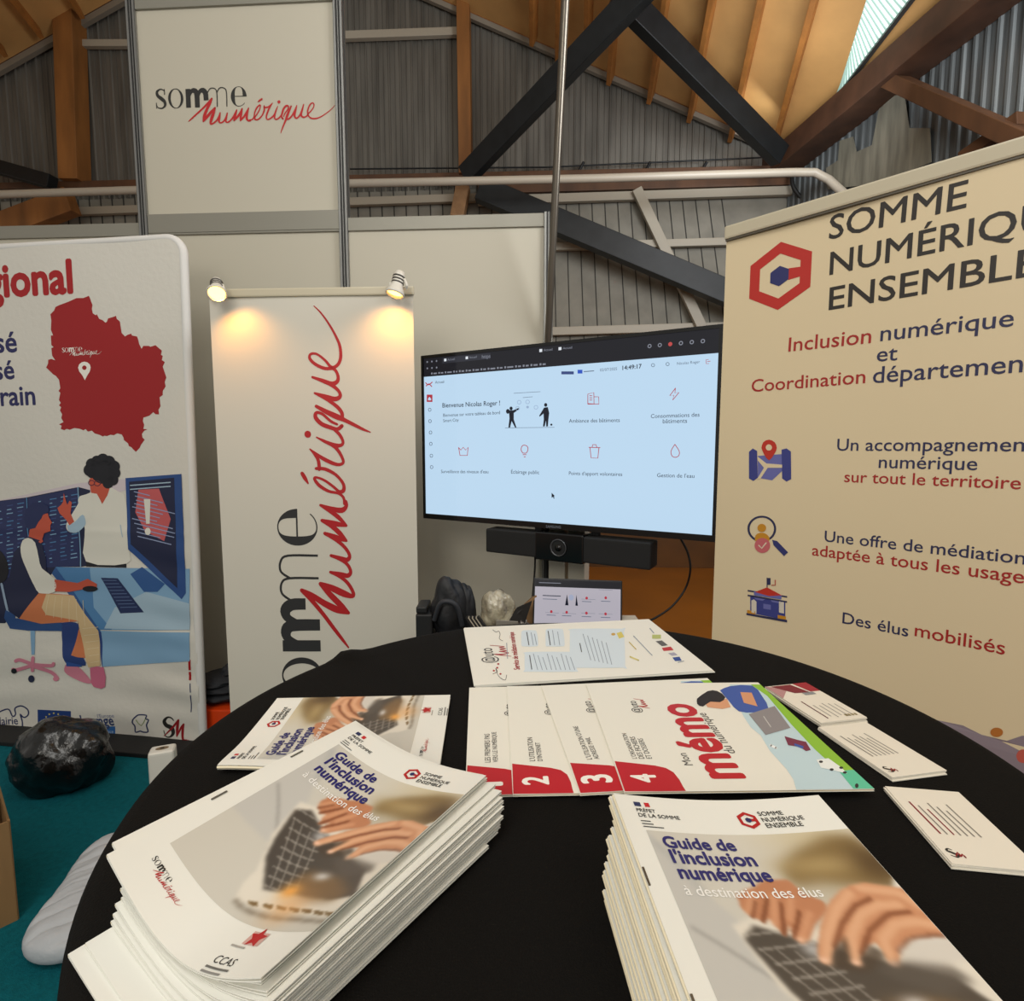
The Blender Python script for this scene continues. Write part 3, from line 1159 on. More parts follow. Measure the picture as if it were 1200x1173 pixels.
# monitor
A.poly([(545, 405), (632, 470), (604, 500), (552, 500), (500, 432)], ink('#2d568f'), 7)
A.poly([(482, 66), (695, 50), (712, 505), (696, 528), (492, 338)], ink('#274a85'), 8)
A.poly([(496, 80), (668, 64), (680, 486), (502, 318)], nv, 9)
A.poly([(532, 110), (610, 106), (655, 222), (630, 306), (556, 268), (520, 196)], ink('#c25a5c'), 10)
for k in range(24):
    y = 82 + k * 15
    x0 = 500 + 0.02 * y
    if k < 2:
        A.stroke([(500, y + 12), (655, y)], 4, bl3, 10, 0, round_=False)
    else:
        ln = rr.uniform(60, 165)
        xs = 505 + rr.uniform(0, 30)
        yy = y + (xs - 500) * .35
        x2 = min(672, xs + ln)
        if yy < 300:
            A.stroke([(xs, yy), (x2, yy + (x2 - xs) * .25)], 3.5, ink('#8f9dc0'), 11, 0, round_=False)
A.poly([(553, 146), (578, 146), (575, 240), (562, 240)], crm, 12)
A.ell(568, 269, 11, 14, crm, 12, 16)
# man seated
A.poly([(60, 600), (240, 618), (240, 650), (110, 648), (40, 640), (18, 600), (24, 570), (60, 585)], ink('#27497f'), 6)
A.poly([(118, 648), (136, 648), (134, 740), (122, 740)], bl2, 5)
A.stroke([(8, 470), (28, 560), (40, 590)], 9, ink('#8fa2b8'), 5)
A.poly([(-40, 330), (0, 340), (28, 380), (34, 430), (10, 465), (-40, 460)], blk, 5, smooth=3)
A.poly([(238, 618), (304, 620), (300, 700), (330, 770), (316, 782), (252, 770), (240, 720)], ink('#233a74'), 6, smooth=2)
A.poly([(304, 640), (330, 752), (300, 750), (274, 742)], org, 7)
A.poly([(75, 602), (150, 503), (275, 512), (310, 612), (160, 622)], org, 7)
A.poly([(180, 508), (284, 514), (330, 588), (378, 648), (386, 782), (340, 788), (318, 690), (300, 610), (180, 588), (162, 560)], bge, 8)
for k in range(6):
    A.stroke([(190 + k * 26, 512 + k * 4), (178 + k * 30, 590 + k * 8)], 1.8, ink('#dccaa6'), 9, 0, round_=False)
    A.stroke([(318 + k * 6, 640 + k * 26), (378 + k * 1, 634 + k * 26)], 1.8, ink('#dccaa6'), 9, 0, round_=False)
A.poly([(112, 288), (160, 305), (178, 372), (182, 440), (150, 505), (76, 602), (34, 570), (38, 450), (56, 350)], nv, 8)
A.poly([(118, 258), (142, 250), (168, 308), (158, 314), (112, 290)], skin, 8)
A.poly([(142, 232), (160, 205), (186, 200), (190, 215), (202, 236), (196, 244), (196, 268), (172, 276), (164, 300), (140, 262)], skin, 9)
A.poly([(96, 218), (102, 185), (128, 160), (165, 160), (188, 172), (192, 194), (168, 206), (160, 222), (150, 234), (138, 256), (112, 262), (100, 244)], ink('#1f2a55'), 10)
A.poly([(82, 330), (90, 304), (112, 294), (138, 312), (152, 372), (164, 410), (212, 450), (213, 500), (165, 506), (142, 492), (108, 420), (86, 366)], crm, 10, smooth=2)
A.poly([(212, 452), (300, 466), (338, 450), (374, 470), (372, 486), (320, 490), (268, 500), (212, 498)], skin, 10)
A.ell(348, 488, 29, 11, blk, 11, 20)
# chair base and shoes
for pts in ([(128, 752), (126, 800)], [(128, 780), (66, 798), (52, 796)], [(128, 784), (196, 806), (222, 830)], [(128, 778), (80, 760), (62, 764)], [(130, 778), (196, 782), (206, 774)]):
    A.stroke(pts, 13, pnk, 6)
A.ell(56, 802, 11, 10, blk, 7, 14)
A.ell(122, 832, 12, 14, nv, 7, 14)
A.ell(216, 832, 11, 9, pnk, 7, 14)
A.poly([(256, 766), (316, 780), (312, 786), (256, 784)], ink('#2f4f94'), 8)
A.poly([(252, 778), (300, 786), (340, 826), (352, 848), (322, 846), (270, 822), (248, 802)], pnk, 7, smooth=3)
A.poly([(346, 790), (398, 788), (404, 862), (372, 866), (352, 850)], ink('#c96a86'), 8, smooth=2)
A.build('illustration', disp, dl=.0004, maxlen=.018, keep=KL, label='printed illustration of two people at a desk with a large monitor')

# logos along the foot
A = Art(FL).crop(0, 540, 3.26)
A.stroke([(-20, 968), (30, 948), (48, 975), (60, 968), (58, 945), (82, 936), (106, 950), (108, 970), (92, 980), (78, 968)], 5, nv2, 1)
A.stroke([(78, 970), (86, 1000), (80, 1028), (40, 1036), (-30, 1034)], 5, nv2, 1)
A.text('Mairie', (-20, 1008), (70, 1006), nv2, 1, bold=.01)
A.stroke([(-30, 1022), (72, 1020)], 4, ink('#6f7fae'), 1, 0)
A.flush('cottage_logo', disp, maxlen=.02, keep=KL)
A.poly([(144, 950), (271, 956), (271, 1022), (144, 1022)], ink('#1c3a7a'), 0)
for k in range(12):
    an = math.radians(30 * k)
    x, y = 206 + 34 * math.sin(an), 992 - 28 * math.cos(an)
    A.poly([(x + (4.6 if j % 2 == 0 else 1.9) * math.sin(math.pi * j / 5), y - (4.6 if j % 2 == 0 else 1.9) * math.cos(math.pi * j / 5)) for j in range(10)], ink('#d8c46a'), 1)
A.flush('star_flag', disp, maxlen=.02, keep=KL)
A.text("l'Europe", (374, 982), (437, 980), ink('#7d84a3'), 1)
A.text("s'engage", (296, 1012), (438, 1010), ink('#33426f'), 1, bold=.02, hs=1.2)
A.poly([(316, 1016), (440, 1014), (440, 1050), (316, 1042)], ink('#2d66a8'), 0)
A.text('Hauts-de-France', (322, 1040), (434, 1040), ink('#a8c0d8'), 1)
A.flush('programme_logo', disp, maxlen=.02, keep=KL)
A.stroke([(508, 988), (520, 976), (532, 970), (560, 972), (556, 985), (568, 990), (560, 1010), (566, 1034), (548, 1036), (536, 1032), (518, 1036), (516, 1014), (506, 1000)], 5, nv2, 1, 3, close=True)
A.stroke([(520, 990), (540, 1012), (556, 985)], 3, ink('#7a8f4a'), 1, 2)
A.text('Hauts-de-France', (495, 1060), (585, 1066), nv2, 1, bold=.01)
A.flush('region_logo', disp, maxlen=.02, keep=KL)
A.stroke([(664, 992, 3), (655, 982, 5), (640, 980, 7), (628, 994, 13), (636, 1010, 15), (656, 1020, 16), (662, 1040, 13), (650, 1054, 6), (634, 1052, 4), (626, 1030, 3)], 6, BLACK, 1)
for S in ([(628, 1050, 3), (660, 1018, 8), (682, 990, 7)], [(682, 990, 7), (678, 1020, 11), (676, 1052, 5)], [(676, 1052, 5), (692, 1020, 8), (702, 1006, 7)], [(702, 1006, 7), (698, 1036, 10), (700, 1064, 8), (714, 1066, 5)]):
    A.stroke(S, 7, ink('#8e141c'), 2, 4)
A.ell(720, 1068, 3, 3, ink('#8e141c'), 2, 10)
A.flush('monogram', disp, maxlen=.02, keep=KL)
for (y0, y1, c_) in ((692, 705, nv2), (712, 716, nv2), (722, 750, nv2), (760, 800, R2), (806, 838, R2), (850, 885, nv2), (895, 960, nv2)):
    A.stroke([(722 + (y0 - 690) * .03, y0), (722 + (y1 - 690) * .03, y1)], 4 if c_ is nv2 else 9, c_, 1, 0, round_=False)
A.flush('side_lettering', disp, maxlen=.02, keep=KL)

# ================================================================== MIDDLE ROLL-UP BANNER
aM = math.radians(3.0)
MU = Vector((math.cos(aM), -math.sin(aM), 0))
bn = mat('ivory_banner_film', '#d6d0c2', 0.5)
oM = atY(245, 346, 2.3)
FM = Frame(Vector((oM.x, oM.y, 0)), MU, UPV)
sagM = lambda u, v: .004 * math.sin(math.pi * max(0, min(1, u / .83)))
wM = FM.uv(484, 345)[0]
hM = FM.uv(300, 340)[1]
W0 = 0.015
mid = thing('roll_up_banner', 'ivory roll-up banner with vertical red script, lit by two clip lamps', 'roll-up banner', (oM.x + .4, oM.y, 0))
m = MB()
m.grid(lambda i, j: FM.at(wM * i, 0.08 + (hM - 0.09) * j, sagM(wM * i, 0)), 16, 20, bn)
m.grid(lambda i, j: FM.at(wM * (1 - i), 0.08 + (hM - 0.09) * j, sagM(wM * (1 - i), 0) - 0.0012), 16, 20, bn)
sheet = m.build('banner_sheet', mid)
m = MB()
a_, b_ = FM.at(-0.004, hM - 0.012, 0.0), FM.at(wM + 0.004, hM - 0.012, 0.0)
m.beam(a_, b_, 0.022, 0.034, mat('cream_top_rail', '#c9bfa6', 0.35))
m.build('top_rail', mid, bevel=.006)
m = MB()
m.beam(FM.at(-0.02, 0.045, -0.02), FM.at(wM + 0.02, 0.045, -0.02), 0.14, 0.085, alu)
m.build('base_cassette', mid, bevel=.02, seg=3)
m = MB()
m.tube([FM.at(wM / 2, 0.08, -0.03), FM.at(wM / 2, hM - 0.02, -0.03)], 0.011, alu, 10)
m.build('support_pole', mid)
A = Art(Frame(FM.o, FM.u, FM.v, sagM))
# logo runs up the banner, as measured
fr_ = A.fr


def up_banner(x, y):
    cy = 170 + (5.12 - x) * 230.0
    cx = 290 + (cy - 300) * 0.030 - y * 217.0
    return fr_.uv(310 + cx / 4.692, 560 + cy / 4.692)


A.conv = up_banner
draw_logo(A, ink('#2c2b2c'), ink('#b2151c'))
A.build('logo', sheet, maxlen=.05)

# clip-on spot lamps
lampw = mat('white_lamp_plastic', '#d9d4c8', 0.35)
lampb = mat('dark_lamp_trim', '#46423c', 0.45)
bulb = mat('hot_lamp_lens', '#ffbe5a', 0.3, emit=7.0)


def clip_lamp(px, py, label, aim, power, face):
    c = onpl(px, py, FM.o + FM.n * 0.095, FM.n)
    rail = FM.o + FM.u * FM.uv(px, py)[0] + FM.v * (hM - 0.01)
    t = thing('clip_spotlight', label, 'spotlight', tuple(rail), 'clip lamps on the banner rail')
    dl_ = (Vector(aim) - c).normalized()
    d = Vector(face).normalized()
    m = MB()
    m.lathe([(0.0, -0.085), (0.017, -0.084), (0.021, -0.07), (0.022, -0.03), (0.030, -0.012), (0.036, 0.0), (0.036, 0.008), (0.032, 0.008), (0.031, 0.0), (0.026, -0.01)], lampw, c, 26, d)
    m.build('lamp_head', t)
    m = MB()
    m.lathe([(0.0, -0.0075), (0.026, -0.0075), (0.030, -0.001), (0.0, -0.001)], bulb, c, 24, d)
    m.build('lens', t)
    m = MB()
    for k in range(3):
        m.lathe([(0.0215, -0.066 + k * .012), (0.0238, -0.065 + k * .012), (0.0238, -0.061 + k * .012), (0.0215, -0.060 + k * .012)], lampb, c, 20, d)
    m.build('cooling_rings', t)
    m = MB()
    back = c - d * 0.055
    m.tube([tuple(x) for x in catmull([back + FM.u * 0.022, back + FM.u * .03 - UPV * 0.03, rail + FM.u * 0.02 + FM.n * 0.02, rail + FM.n * 0.004], 5)], 0.006, lampw, 8)
    m.box(rail + FM.n * 0.004, (0.03, 0.045, 0.05), lampw, (FM.u, FM.n, UPV))
    m.build('clip_bracket', t, bevel=.002)
    l = bpy.data.lights.new('lamp_beam', 'SPOT')
    l.energy = power
    l.color = (1.0, 0.43, 0.07)
    l.spot_size = math.radians(118)
    l.spot_blend = 0.9
    l.shadow_soft_size = 0.02
    lo = bpy.data.objects.new('lamp_beam', l)
    COL.objects.link(lo)
    lo.parent = t
    lo.location = (c + d * 0.015) - Vector(rail)
    lo.rotation_euler = dl_.to_track_quat('-Z', 'Y').to_euler()
    return t


clip_lamp(254, 343, 'white clip lamp glowing at the left end of the banner rail', FM.at(0.13, hM - 0.22, 0.0), 3.0, (.30, -.62, -.72))
clip_lamp(463, 343, 'white clip lamp turned down at the right end of the banner rail', FM.at(wM - 0.09, hM - 0.22, 0.0), 3.0, (-.22, -.18, -.96))

# ================================================================== RIGHT ROLL-UP BANNER
p1, p2 = atY(852, 268, 1.61), atY(1200, 168, 1.16)
RU = Vector((p2.x - p1.x, p2.y - p1.y, 0)).normalized()
FR = Frame(Vector((p1.x, p1.y, 0)), RU, UPV)
hR = FR.uv(852, 272)[1]
sagR = lambda u, v: .003 * math.sin(2.5 * math.pi * u + 1.6 * v)
wR = 1.0
rb = thing('roll_up_banner', 'beige roll-up banner with hexagon emblem and three small icons', 'roll-up banner', tuple(FR.at(wR / 2, 0)))
bg_ = mat('beige_banner_film', '#e4d1ac', 0.5)
m = MB()
m.grid(lambda i, j: FR.at(wR * i, 0.08 + (hR - 0.085) * j, sagR(wR * i, 0.08 + (hR - 0.085) * j)), 24, 24, bg_)
m.grid(lambda i, j: FR.at(wR * (1 - i), 0.08 + (hR - 0.085) * j, sagR(wR * (1 - i), 0.08 + (hR - 0.085) * j) - 0.0012), 24, 24, bg_)
rsheet = m.build('banner_sheet', rb)
m = MB()
m.beam(FR.at(-0.003, hR - 0.004, 0.0), FR.at(wR + 0.003, hR - 0.004, 0.0), 0.02, 0.036, mat('cream_top_rail'))
m.build('top_rail', rb, bevel=.005)
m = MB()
m.beam(FR.at(0, hR - 0.0245, 0.001), FR.at(wR, hR - 0.0245, 0.001), 0.012, 0.004, mat('rail_shadow_gap', '#5a5347', .5))  # dark strip painting in the shade of the gap under the rail
m.build('rail_gap_shade', rb)
m = MB()
m.beam(FR.at(-0.02, 0.045, -0.02), FR.at(wR + 0.02, 0.045, -0.02), 0.14, 0.085, alu)
m.build('base_cassette', rb, bevel=.02, seg=3)
m = MB()
m.tube([FR.at(wR / 2, 0.08, -0.03), FR.at(wR / 2, hR - 0.02, -0.03)], 0.011, alu, 10)
m.build('support_pole', rb)
KR = (0.002, wR - 0.002, 0.09, hR - 0.02)
FRp = Frame(FR.o, FR.u, FR.v, sagR)
DK = ink('#2b2622')
A = Art(FRp).crop(850, 170, 3.4286)
# emblem
cL = FRp.uv(860 + 205 / 10.909, 270 + 667 / 10.909)
cR_ = FRp.uv(860 + 990 / 10.909, 270 + 490 / 10.909)
cT = FRp.uv(860 + 590 / 10.909, 270 + 150 / 10.909)
cB = FRp.uv(860 + 575 / 10.909, 270 + 1015 / 10.909)
A.metres((cL[0] + cR_[0]) / 2, (cT[1] + cB[1]) / 2, (cR_[0] - cL[0]) / 2 / 0.866, (cT[1] - cB[1]) / 2)
draw_hex(A, ink('#bf2a20'), ink('#2b2f68'))
A.build('hexagon_emblem', rsheet, maxlen=.06)
A = Art(FRp).crop(850, 170, 3.4286)
A.text('SOMME', (415, 380), (968, 250), DK, 0, bold=.009)
ks = math.dist(FRp.uv(850 + 415 / 3.4286, 170 + 380 / 3.4286), FRp.uv(850 + 968 / 3.4286, 170 + 250 / 3.4286)) / (text_mesh('SOMME', .009)[3] - text_mesh('SOMME', .009)[2])


def same_size(A, body, start, k, m_, bold):
    t = text_mesh(body, bold)
    u0, v0 = A.conv(*start)
    c_ = A.conv
    A.conv = lambda x, y: (x, y)
    A.text(body, (u0, v0), (u0 + (t[3] - t[2]) * k, v0), m_, 0, bold=bold)
    A.conv = c_




def line_fit(body, vis, a, b, hs):
    ua, ub = A.conv(*a), A.conv(*b)
    k = (ub[0] - ua[0]) / (text_mesh(vis, .009)[3] - text_mesh(vis, .009)[2])
    t = text_mesh(body, .009)
    c_ = A.conv
    A.conv = lambda x, y: (x, y)
    A.text(body, ua, (ua[0] + (t[3] - t[2]) * k, ua[1]), DK, 0, bold=.009, hs=hs * ks / k)
    A.conv = c_


line_fit('NUMÉRIQUE', 'NUMÉRI', (418, 522), (993, 407), .97)
line_fit('ENSEMBLE', 'ENSEMBL', (415, 663), (1150, 552), .97)
A.flush('heading', rsheet, keep=KR)
rd, nvy = ink('#a8231f'), ink('#2b2c52')
A.text('Inclusion', (253, 830), (585, 795), rd, bold=.006, hs=.95)
A.text('numérique', (622, 788), (1157, 727), nvy, bold=.006, hs=.95)
A.text('et', (607, 870), (690, 864), nvy, bold=.006, hs=.95)
A.text('Coordination', (105, 992), (562, 956), rd, bold=.006, hs=.95)
ua, ub = FRp.uv(850 + 592 / 3.4286, 170 + 956 / 3.4286), FRp.uv(1198, 438.5)
kd = (ub[0] - ua[0]) / (text_mesh('départemen', .006)[3] - text_mesh('départemen', .006)[2])
same_size(A, 'départementale', (592, 957), kd, nvy, .006)
A.flush('subheading', rsheet, keep=KR)
A = Art(FRp).crop(850, 480, 2.728)


def run(body, vis, a, b, m_):
    """text whose visible part 'vis' spans a..b"""
    ua, ub = A.conv(*a), A.conv(*b)
    t = text_mesh(vis, .006)
    k = (ub[0] - ua[0]) / (t[3] - t[2])
    same_size(A, body, a, k, m_, .006)


run('Un accompagnement', 'Un accompagnemen', (357, 131), (955, 138), nvy)
run('numérique', 'numérique', (490, 186), (805, 191), nvy)
run('sur tout le territoire', 'sur tout le territoire', (380, 231), (944, 254), rd)
A.flush('slogan', rsheet, keep=KR)
run('Une offre de médiation', 'Une offre de médiatior', (317, 421), (955, 491), nvy)
run('adaptée à tous les usages', 'adaptée à tous les usage', (277, 465), (955, 549), rd)
A.flush('slogan', rsheet, keep=KR)
run('Des élus', 'Des élus', (374, 682), (585, 719), nvy)
run('mobilisés', 'mobilisés', (605, 723), (893, 783), rd)
A.flush('slogan', rsheet, keep=KR)
A = Art(FRp).crop(850, 480, 2.728)
i1, i2, i3 = ink('#3a3f86'), ink('#6a6cad'), ink('#c98a1e')
A.poly([(76, 135), (88, 124), (102, 132), (104, 218), (90, 228), (76, 220)], i1, 1)
A.poly([(180, 128), (196, 124), (210, 134), (211, 222), (196, 230), (182, 220)], i1, 1)
A.poly([(104, 148), (182, 142), (182, 196), (150, 226), (104, 218)], i2, 0)
A.poly([(104, 150), (132, 172), (182, 176), (182, 186), (136, 186), (112, 222), (102, 222), (124, 186), (104, 162)], ink('#e4d1ac'), 2)
A.poly([(116, 122), (122, 104), (140, 96), (158, 104), (165, 122), (157, 142), (140, 162), (124, 142)], ink('#c2301f'), 3, smooth=2)
A.ell(140, 121, 10, 10, ink('#e4d1ac'), 4, 16)
A.flush('map_icon', rsheet, keep=KR)
A.ell(117, 381, 46, 42, nvy, 1, 32, hole=(39, 36))
A.ell(117, 378, 14, 13, i3, 2, 18)
A.poly([(95, 420), (97, 402), (110, 394), (126, 395), (138, 404), (140, 420)], i3, 2, smooth=2)
A.ell(119, 434, 25, 24, ink('#c9666b'), 3, 22)
A.stroke([(108, 434), (117, 443), (131, 426)], 4, ink('#e3d4b8'), 4, 0)
A.poly([(150, 416), (166, 420), (201, 456), (188, 468), (155, 434)], ink('#30336e'), 2)
A.flush('magnifier_icon', rsheet, keep=KR)
A.stroke([(134, 538), (134, 572)], 3, nvy, 1, 0)
A.rect(134, 538, 145, 560, nvy, 2)
A.stroke([(148, 561), (160, 561), (160, 544)], 4, ink('#b5604c'), 2, 0, round_=False)
A.poly([(95, 583), (134, 568), (182, 594), (140, 596)], ink('#c2301f'), 2)
A.poly([(72, 576), (198, 596), (198, 601), (72, 581)], nvy, 1)
A.poly([(72, 591), (198, 612), (198, 617), (72, 596)], nvy, 3)
A.poly([(92, 580), (180, 594), (180, 607), (92, 593)], i2, 2)
A.poly([(92, 600), (128, 606), (120, 611), (98, 607)], i2, 2)
A.poly([(145, 608), (182, 614), (174, 619), (150, 615)], i2, 2)
A.poly([(80, 592), (192, 612), (192, 672), (80, 650)], i1, 0)
for x in (84, 172):
    A.poly([(x, 610), (x + 8, 606), (x + 16, 614), (x + 16, 652), (x, 648)], ink('#d9cfc0'), 2)
A.poly([(122, 620), (146, 624), (146, 640), (122, 636)], i2, 2)
A.poly([(70, 640), (96, 645), (96, 656), (70, 650)], i3, 2)
A.poly([(168, 656), (194, 661), (194, 672), (168, 668)], i3, 2)
A.poly([(68, 650), (198, 672), (198, 680), (68, 656)], nvy, 3)
A.flush('town_hall_icon', rsheet, keep=KR)
A = Art(FRp).crop()
hl = ink('#8d7f88')
hp = [A.conv(*q) for q in ((1103, 844.7), (1128.6, 850), (1150.6, 861), (1180, 868), (1198, 862))]
A.conv = lambda x, y: (x, y)
A.poly([(0.0, hp[0][1] - .16), (.12, hp[0][1] - .11), (.24, hp[0][1] - .03)] + hp + [(.78, hp[-1][1] + .04), (.9, hp[-1][1] + .02), (wR, hp[-1][1] - .04), (wR, .09), (0.0, .09)], hl, 0)
A.crop()
A.ell(1168, 858, 7.5, 5.5, ink('#b8702c'), 1, 18)
A.ell(1199, 886, 8, 8, ink('#c25a4c'), 1, 18)
A.build('landscape_motif', rsheet, keep=KR)

# ================================================================== TELEVISION on its stand
tl, tr, bl_, br = atY(494, 417, 2.42), atY(848, 380, 1.80), atY(499, 608, 2.42), atY(851, 634, 1.80)
TU = Vector((tr.x - tl.x, tr.y - tl.y, 0)).normalized()
FT = Frame(Vector((tl.x, tl.y, 0)), TU, UPV)
tw = (Vector((tr.x - tl.x, tr.y - tl.y, 0))).length
tz0, tz1 = (bl_.z + br.z) / 2, (tl.z + tr.z) / 2
tvb = mat('glossy_black_plastic', '#0b0b0c', 0.15, spec=0.6)
tvm = mat('matte_black_plastic', '#151516', 0.5)
tvc = FT.at(tw / 2, 0)
tv = thing('television', 'large black flat television showing a pale blue dashboard', 'television', tuple(FT.at(tw / 2, tz0)))
m = MB()
m.box(FT.at(tw / 2, (tz0 + tz1) / 2, -0.026), (tw, 0.05, tz1 - tz0), tvb, (FT.u, FT.n, FT.v))
m.box(FT.at(tw / 2, (tz0 + tz1) / 2, -0.06), (tw * .6, 0.03, (tz1 - tz0) * .6), tvm, (FT.u, FT.n, FT.v))
m.build('housing', tv, bevel=.006)
FTs = Frame(FT.o + FT.n * 0.0005, FT.u, FT.v)
sq = [FTs.uv(*p) for p in ((496, 424.5), (841.5, 386), (843.5, 628), (501.3, 605))]
u0, u1 = .012, tw - .012
v0, v1 = tz0 + .022, tz1 - .012
m = MB()
# bezel lip around the panel
for (a, b, c_, d_) in ((0, tw, tz0, v0), (0, tw, v1, tz1), (0, u0, v0, v1), (u1, tw, v0, v1)):
    m.box(FT.at((a + b) / 2, (c_ + d_) / 2, 0.002), (b - a, 0.006, d_ - c_), tvb, (FT.u, FT.n, FT.v))
m.build('bezel', tv)
m = MB()
scr_bg = glow('#bcd8ef', 1.0)
top_bg = glow('#20212b', 0.6)
m.add([FTs.at(u0, v0), FTs.at(u1, v0), FTs.at(u1, v1), FTs.at(u0, v1)], [(0, 1, 2, 3)], scr_bg)
scr = m.build('screen', tv)
A = Art(FTs).crop(480, 370, 3.158)
vb_ = (A.conv(55, 228)[1] + A.conv(1140, 136)[1]) / 2
A.metres()
A.rect(u0, vb_, u1, v1, top_bg, 0)
hgt = v1 - vb_
lg, wt = glow('#8f93a0', .8), glow('#e8eef5', .9)
A.rect(u0 + .10, v1 - hgt * .36, u0 + .34, v1 - hgt * .06, glow('#3a3c48', .6), 1)
for k, x in enumerate((.02, .045, .07)):
    A.ell(u0 + x, v1 - hgt * .2, .004, .004, lg, 2, 10)
    A.ell(u0 + x, v1 - hgt * .55, .004, .004, lg, 2, 10)
for x in (.11, .22, .56, .64):
    A.rect(u0 + x, v1 - hgt * .26, u0 + x + .012, v1 - hgt * .12, wt, 2)
    A.text('Accueil', (u0 + x + .018, v1 - hgt * .24), (u0 + x + .055, v1 - hgt * .24), lg, 2)
A.text('https', (u0 + .30, v1 - hgt * .30), (u0 + .34, v1 - hgt * .30), lg, 2)
x = .04
for k in range(15):
    L_ = [.035, .03, .04, .025, .03, .03, .035, .03, .04, .03, .045, .03, .03, .035, .03][k]
    A.rect(u0 + x, v1 - hgt * .90, u0 + x + .008, v1 - hgt * .80, lg, 2)
    A.stroke([(u0 + x + .013, v1 - hgt * .86), (u0 + x + L_ - .004, v1 - hgt * .86)], .006, lg, 2, 0, round_=False)
    x += L_ + .004
for k in range(6):
    A.ell(u1 - .05 - k * .035, v1 - hgt * .46, .007, .007, (glow('#d05050', .8) if k == 3 else lg), 2, 12, hole=None if k == 3 else (.004, .004))
A.crop(480, 370, 3.158)
ink_s, gy, rs = glow('#3b4659', .6), glow('#65748a', .7), glow('#c13a48', .8)
A.text('Bienvenue Nicolas Roger !', (122, 340), (335, 331), ink_s, 1, bold=.01)
A.text('Bienvenue sur votre tableau de bord', (125, 374), (335, 364), ink_s, 1)
A.text('Smart City', (125, 394), (182, 391), ink_s, 1)
A.text('Accueil', (95, 251), (128, 249), ink_s, 1)
A.text('Ambiance des bâtiments', (590, 396), (778, 393), ink_s, 1)
A.text('Consommations des', (893, 379), (1073, 373), ink_s, 1)
A.text('bâtiments', (937, 398), (1027, 396), ink_s, 1)
A.text("Surveillance des niveaux d'eau", (117, 582), (292, 583), ink_s, 1)
A.text('Éclairage public', (376, 584), (480, 586), ink_s, 1)
A.text("Points d'apport volontaires", (590, 589), (787, 593), ink_s, 1)
A.text("Gestion de l'eau", (916, 597), (1054, 600), ink_s, 1)
A.text('14:49:17', (788, 201), (859, 194), ink_s, 1, bold=.02)
A.text('02/07/2025', (705, 206), (768, 201), gy, 1)
A.text('Nicolas Roger', (990, 182), (1075, 175), gy, 1)
A.rect(562, 206, 608, 217, glow('#3d4f8a', .8), 1)
A.rect(622, 200, 640, 214, glow('#2f58c8', .9), 1)
A.stroke([(646, 207), (682, 204)], 3, gy, 1, 0)
A.ell(901, 183, 7, 7, gy, 1, 14, hole=(5, 5))
A.ell(955, 179, 7, 7, gy, 1, 14, hole=(5, 5))
A.stroke([(1106, 162), (1097, 163), (1098, 178), (1107, 177)], 2, rs, 1, 0)
A.stroke([(1102, 170), (1113, 168)], 2, rs, 1, 0)
# side bar
for S in ([(60, 248), (70, 256), (84, 246)], [(62, 260), (72, 252), (82, 262)]):
    A.stroke(S, 3.5, rs, 1, 2)
A.rect(64, 292, 85, 319, rs, 1)
A.poly([(69, 307), (74, 300), (80, 307), (80, 313), (69, 313)], scr_bg, 2)
for k, (x, y) in enumerate(((75, 348), (76, 390), (78, 432), (79, 474), (81, 518), (82, 560))):
    A.ell(x, y, 6, 7, gy, 1, 12, hole=(4, 5))
# icons
def ic(pts, close=False, sm=0):
    A.stroke(pts, 2.6, rs, 1, sm, close)


ic([(660, 325), (660, 290), (682, 284), (683, 326)], True)
ic([(683, 300), (700, 300), (701, 327), (660, 327)])
for yy in (296, 304, 312):
    ic([(667, yy), (675, yy)])
ic([(984, 268), (963, 296), (978, 294), (974, 312), (997, 284), (982, 286)], True)
ic([(182, 488), (187, 517), (214, 517), (217, 487), (208, 497), (199, 487), (190, 497)], True)
ic([(419, 508), (413, 496), (417, 482), (427, 479), (437, 485), (438, 497), (432, 508)], True, 3)
ic([(420, 514), (432, 514)])
ic([(424, 522), (429, 522)])
ic([(668, 488), (672, 526), (697, 527), (701, 489)])
ic([(664, 487), (705, 488)])
ic([(676, 486), (678, 477), (690, 477), (693, 486)])
ic([(982, 476), (968, 500), (971, 518), (983, 524), (996, 518), (998, 501)], True, 3)
# the two little figures
fg = glow('#1c2235', .5)
A.ell(376, 343, 6, 7, fg, 1, 12)
A.ell(364, 354, 7, 9, fg, 1, 12)
A.poly([(368, 350), (384, 350), (404, 341), (405, 346), (386, 360), (386, 384), (396, 414), (391, 414), (378, 390), (372, 414), (366, 414), (370, 380)], fg, 1)
A.ell(504, 330, 6, 7, fg, 1, 12)
A.poly([(498, 340), (512, 338), (517, 360), (514, 386), (512, 410), (506, 410), (505, 388), (500, 410), (494, 410), (497, 384), (496, 362), (482, 374), (480, 370)], fg, 1)
A.stroke([(354, 415), (536, 413)], 1.5, gy, 1, 0)
A.stroke([(386, 287), (484, 281)], 1.5, gy, 1, 0)
A.stroke([(420, 303), (455, 300)], 1.5, gy, 1, 0)
for x, y in ((406, 320), (437, 319), (468, 339), (400, 343)):
    A.ell(x, y, 8, 8, glow('#9fb6d6', .9), 1, 14, hole=(6, 6))
A.ell(437, 338, 5, 5, glow('#9fb6d6', .9), 1, 12)
A.ell(525, 403, 4, 4, fg, 1, 10)
A.poly([(526, 655), (526, 674), (531, 670), (534, 677), (537, 675), (534, 669), (538, 667)], fg, 2)
A.build('dashboard_page', scr, eps=.0006, dl=.0003, keep=(u0, u1, v0, v1))
A = Art(Frame(FT.o + FT.n * 0.0055, FT.u, FT.v))
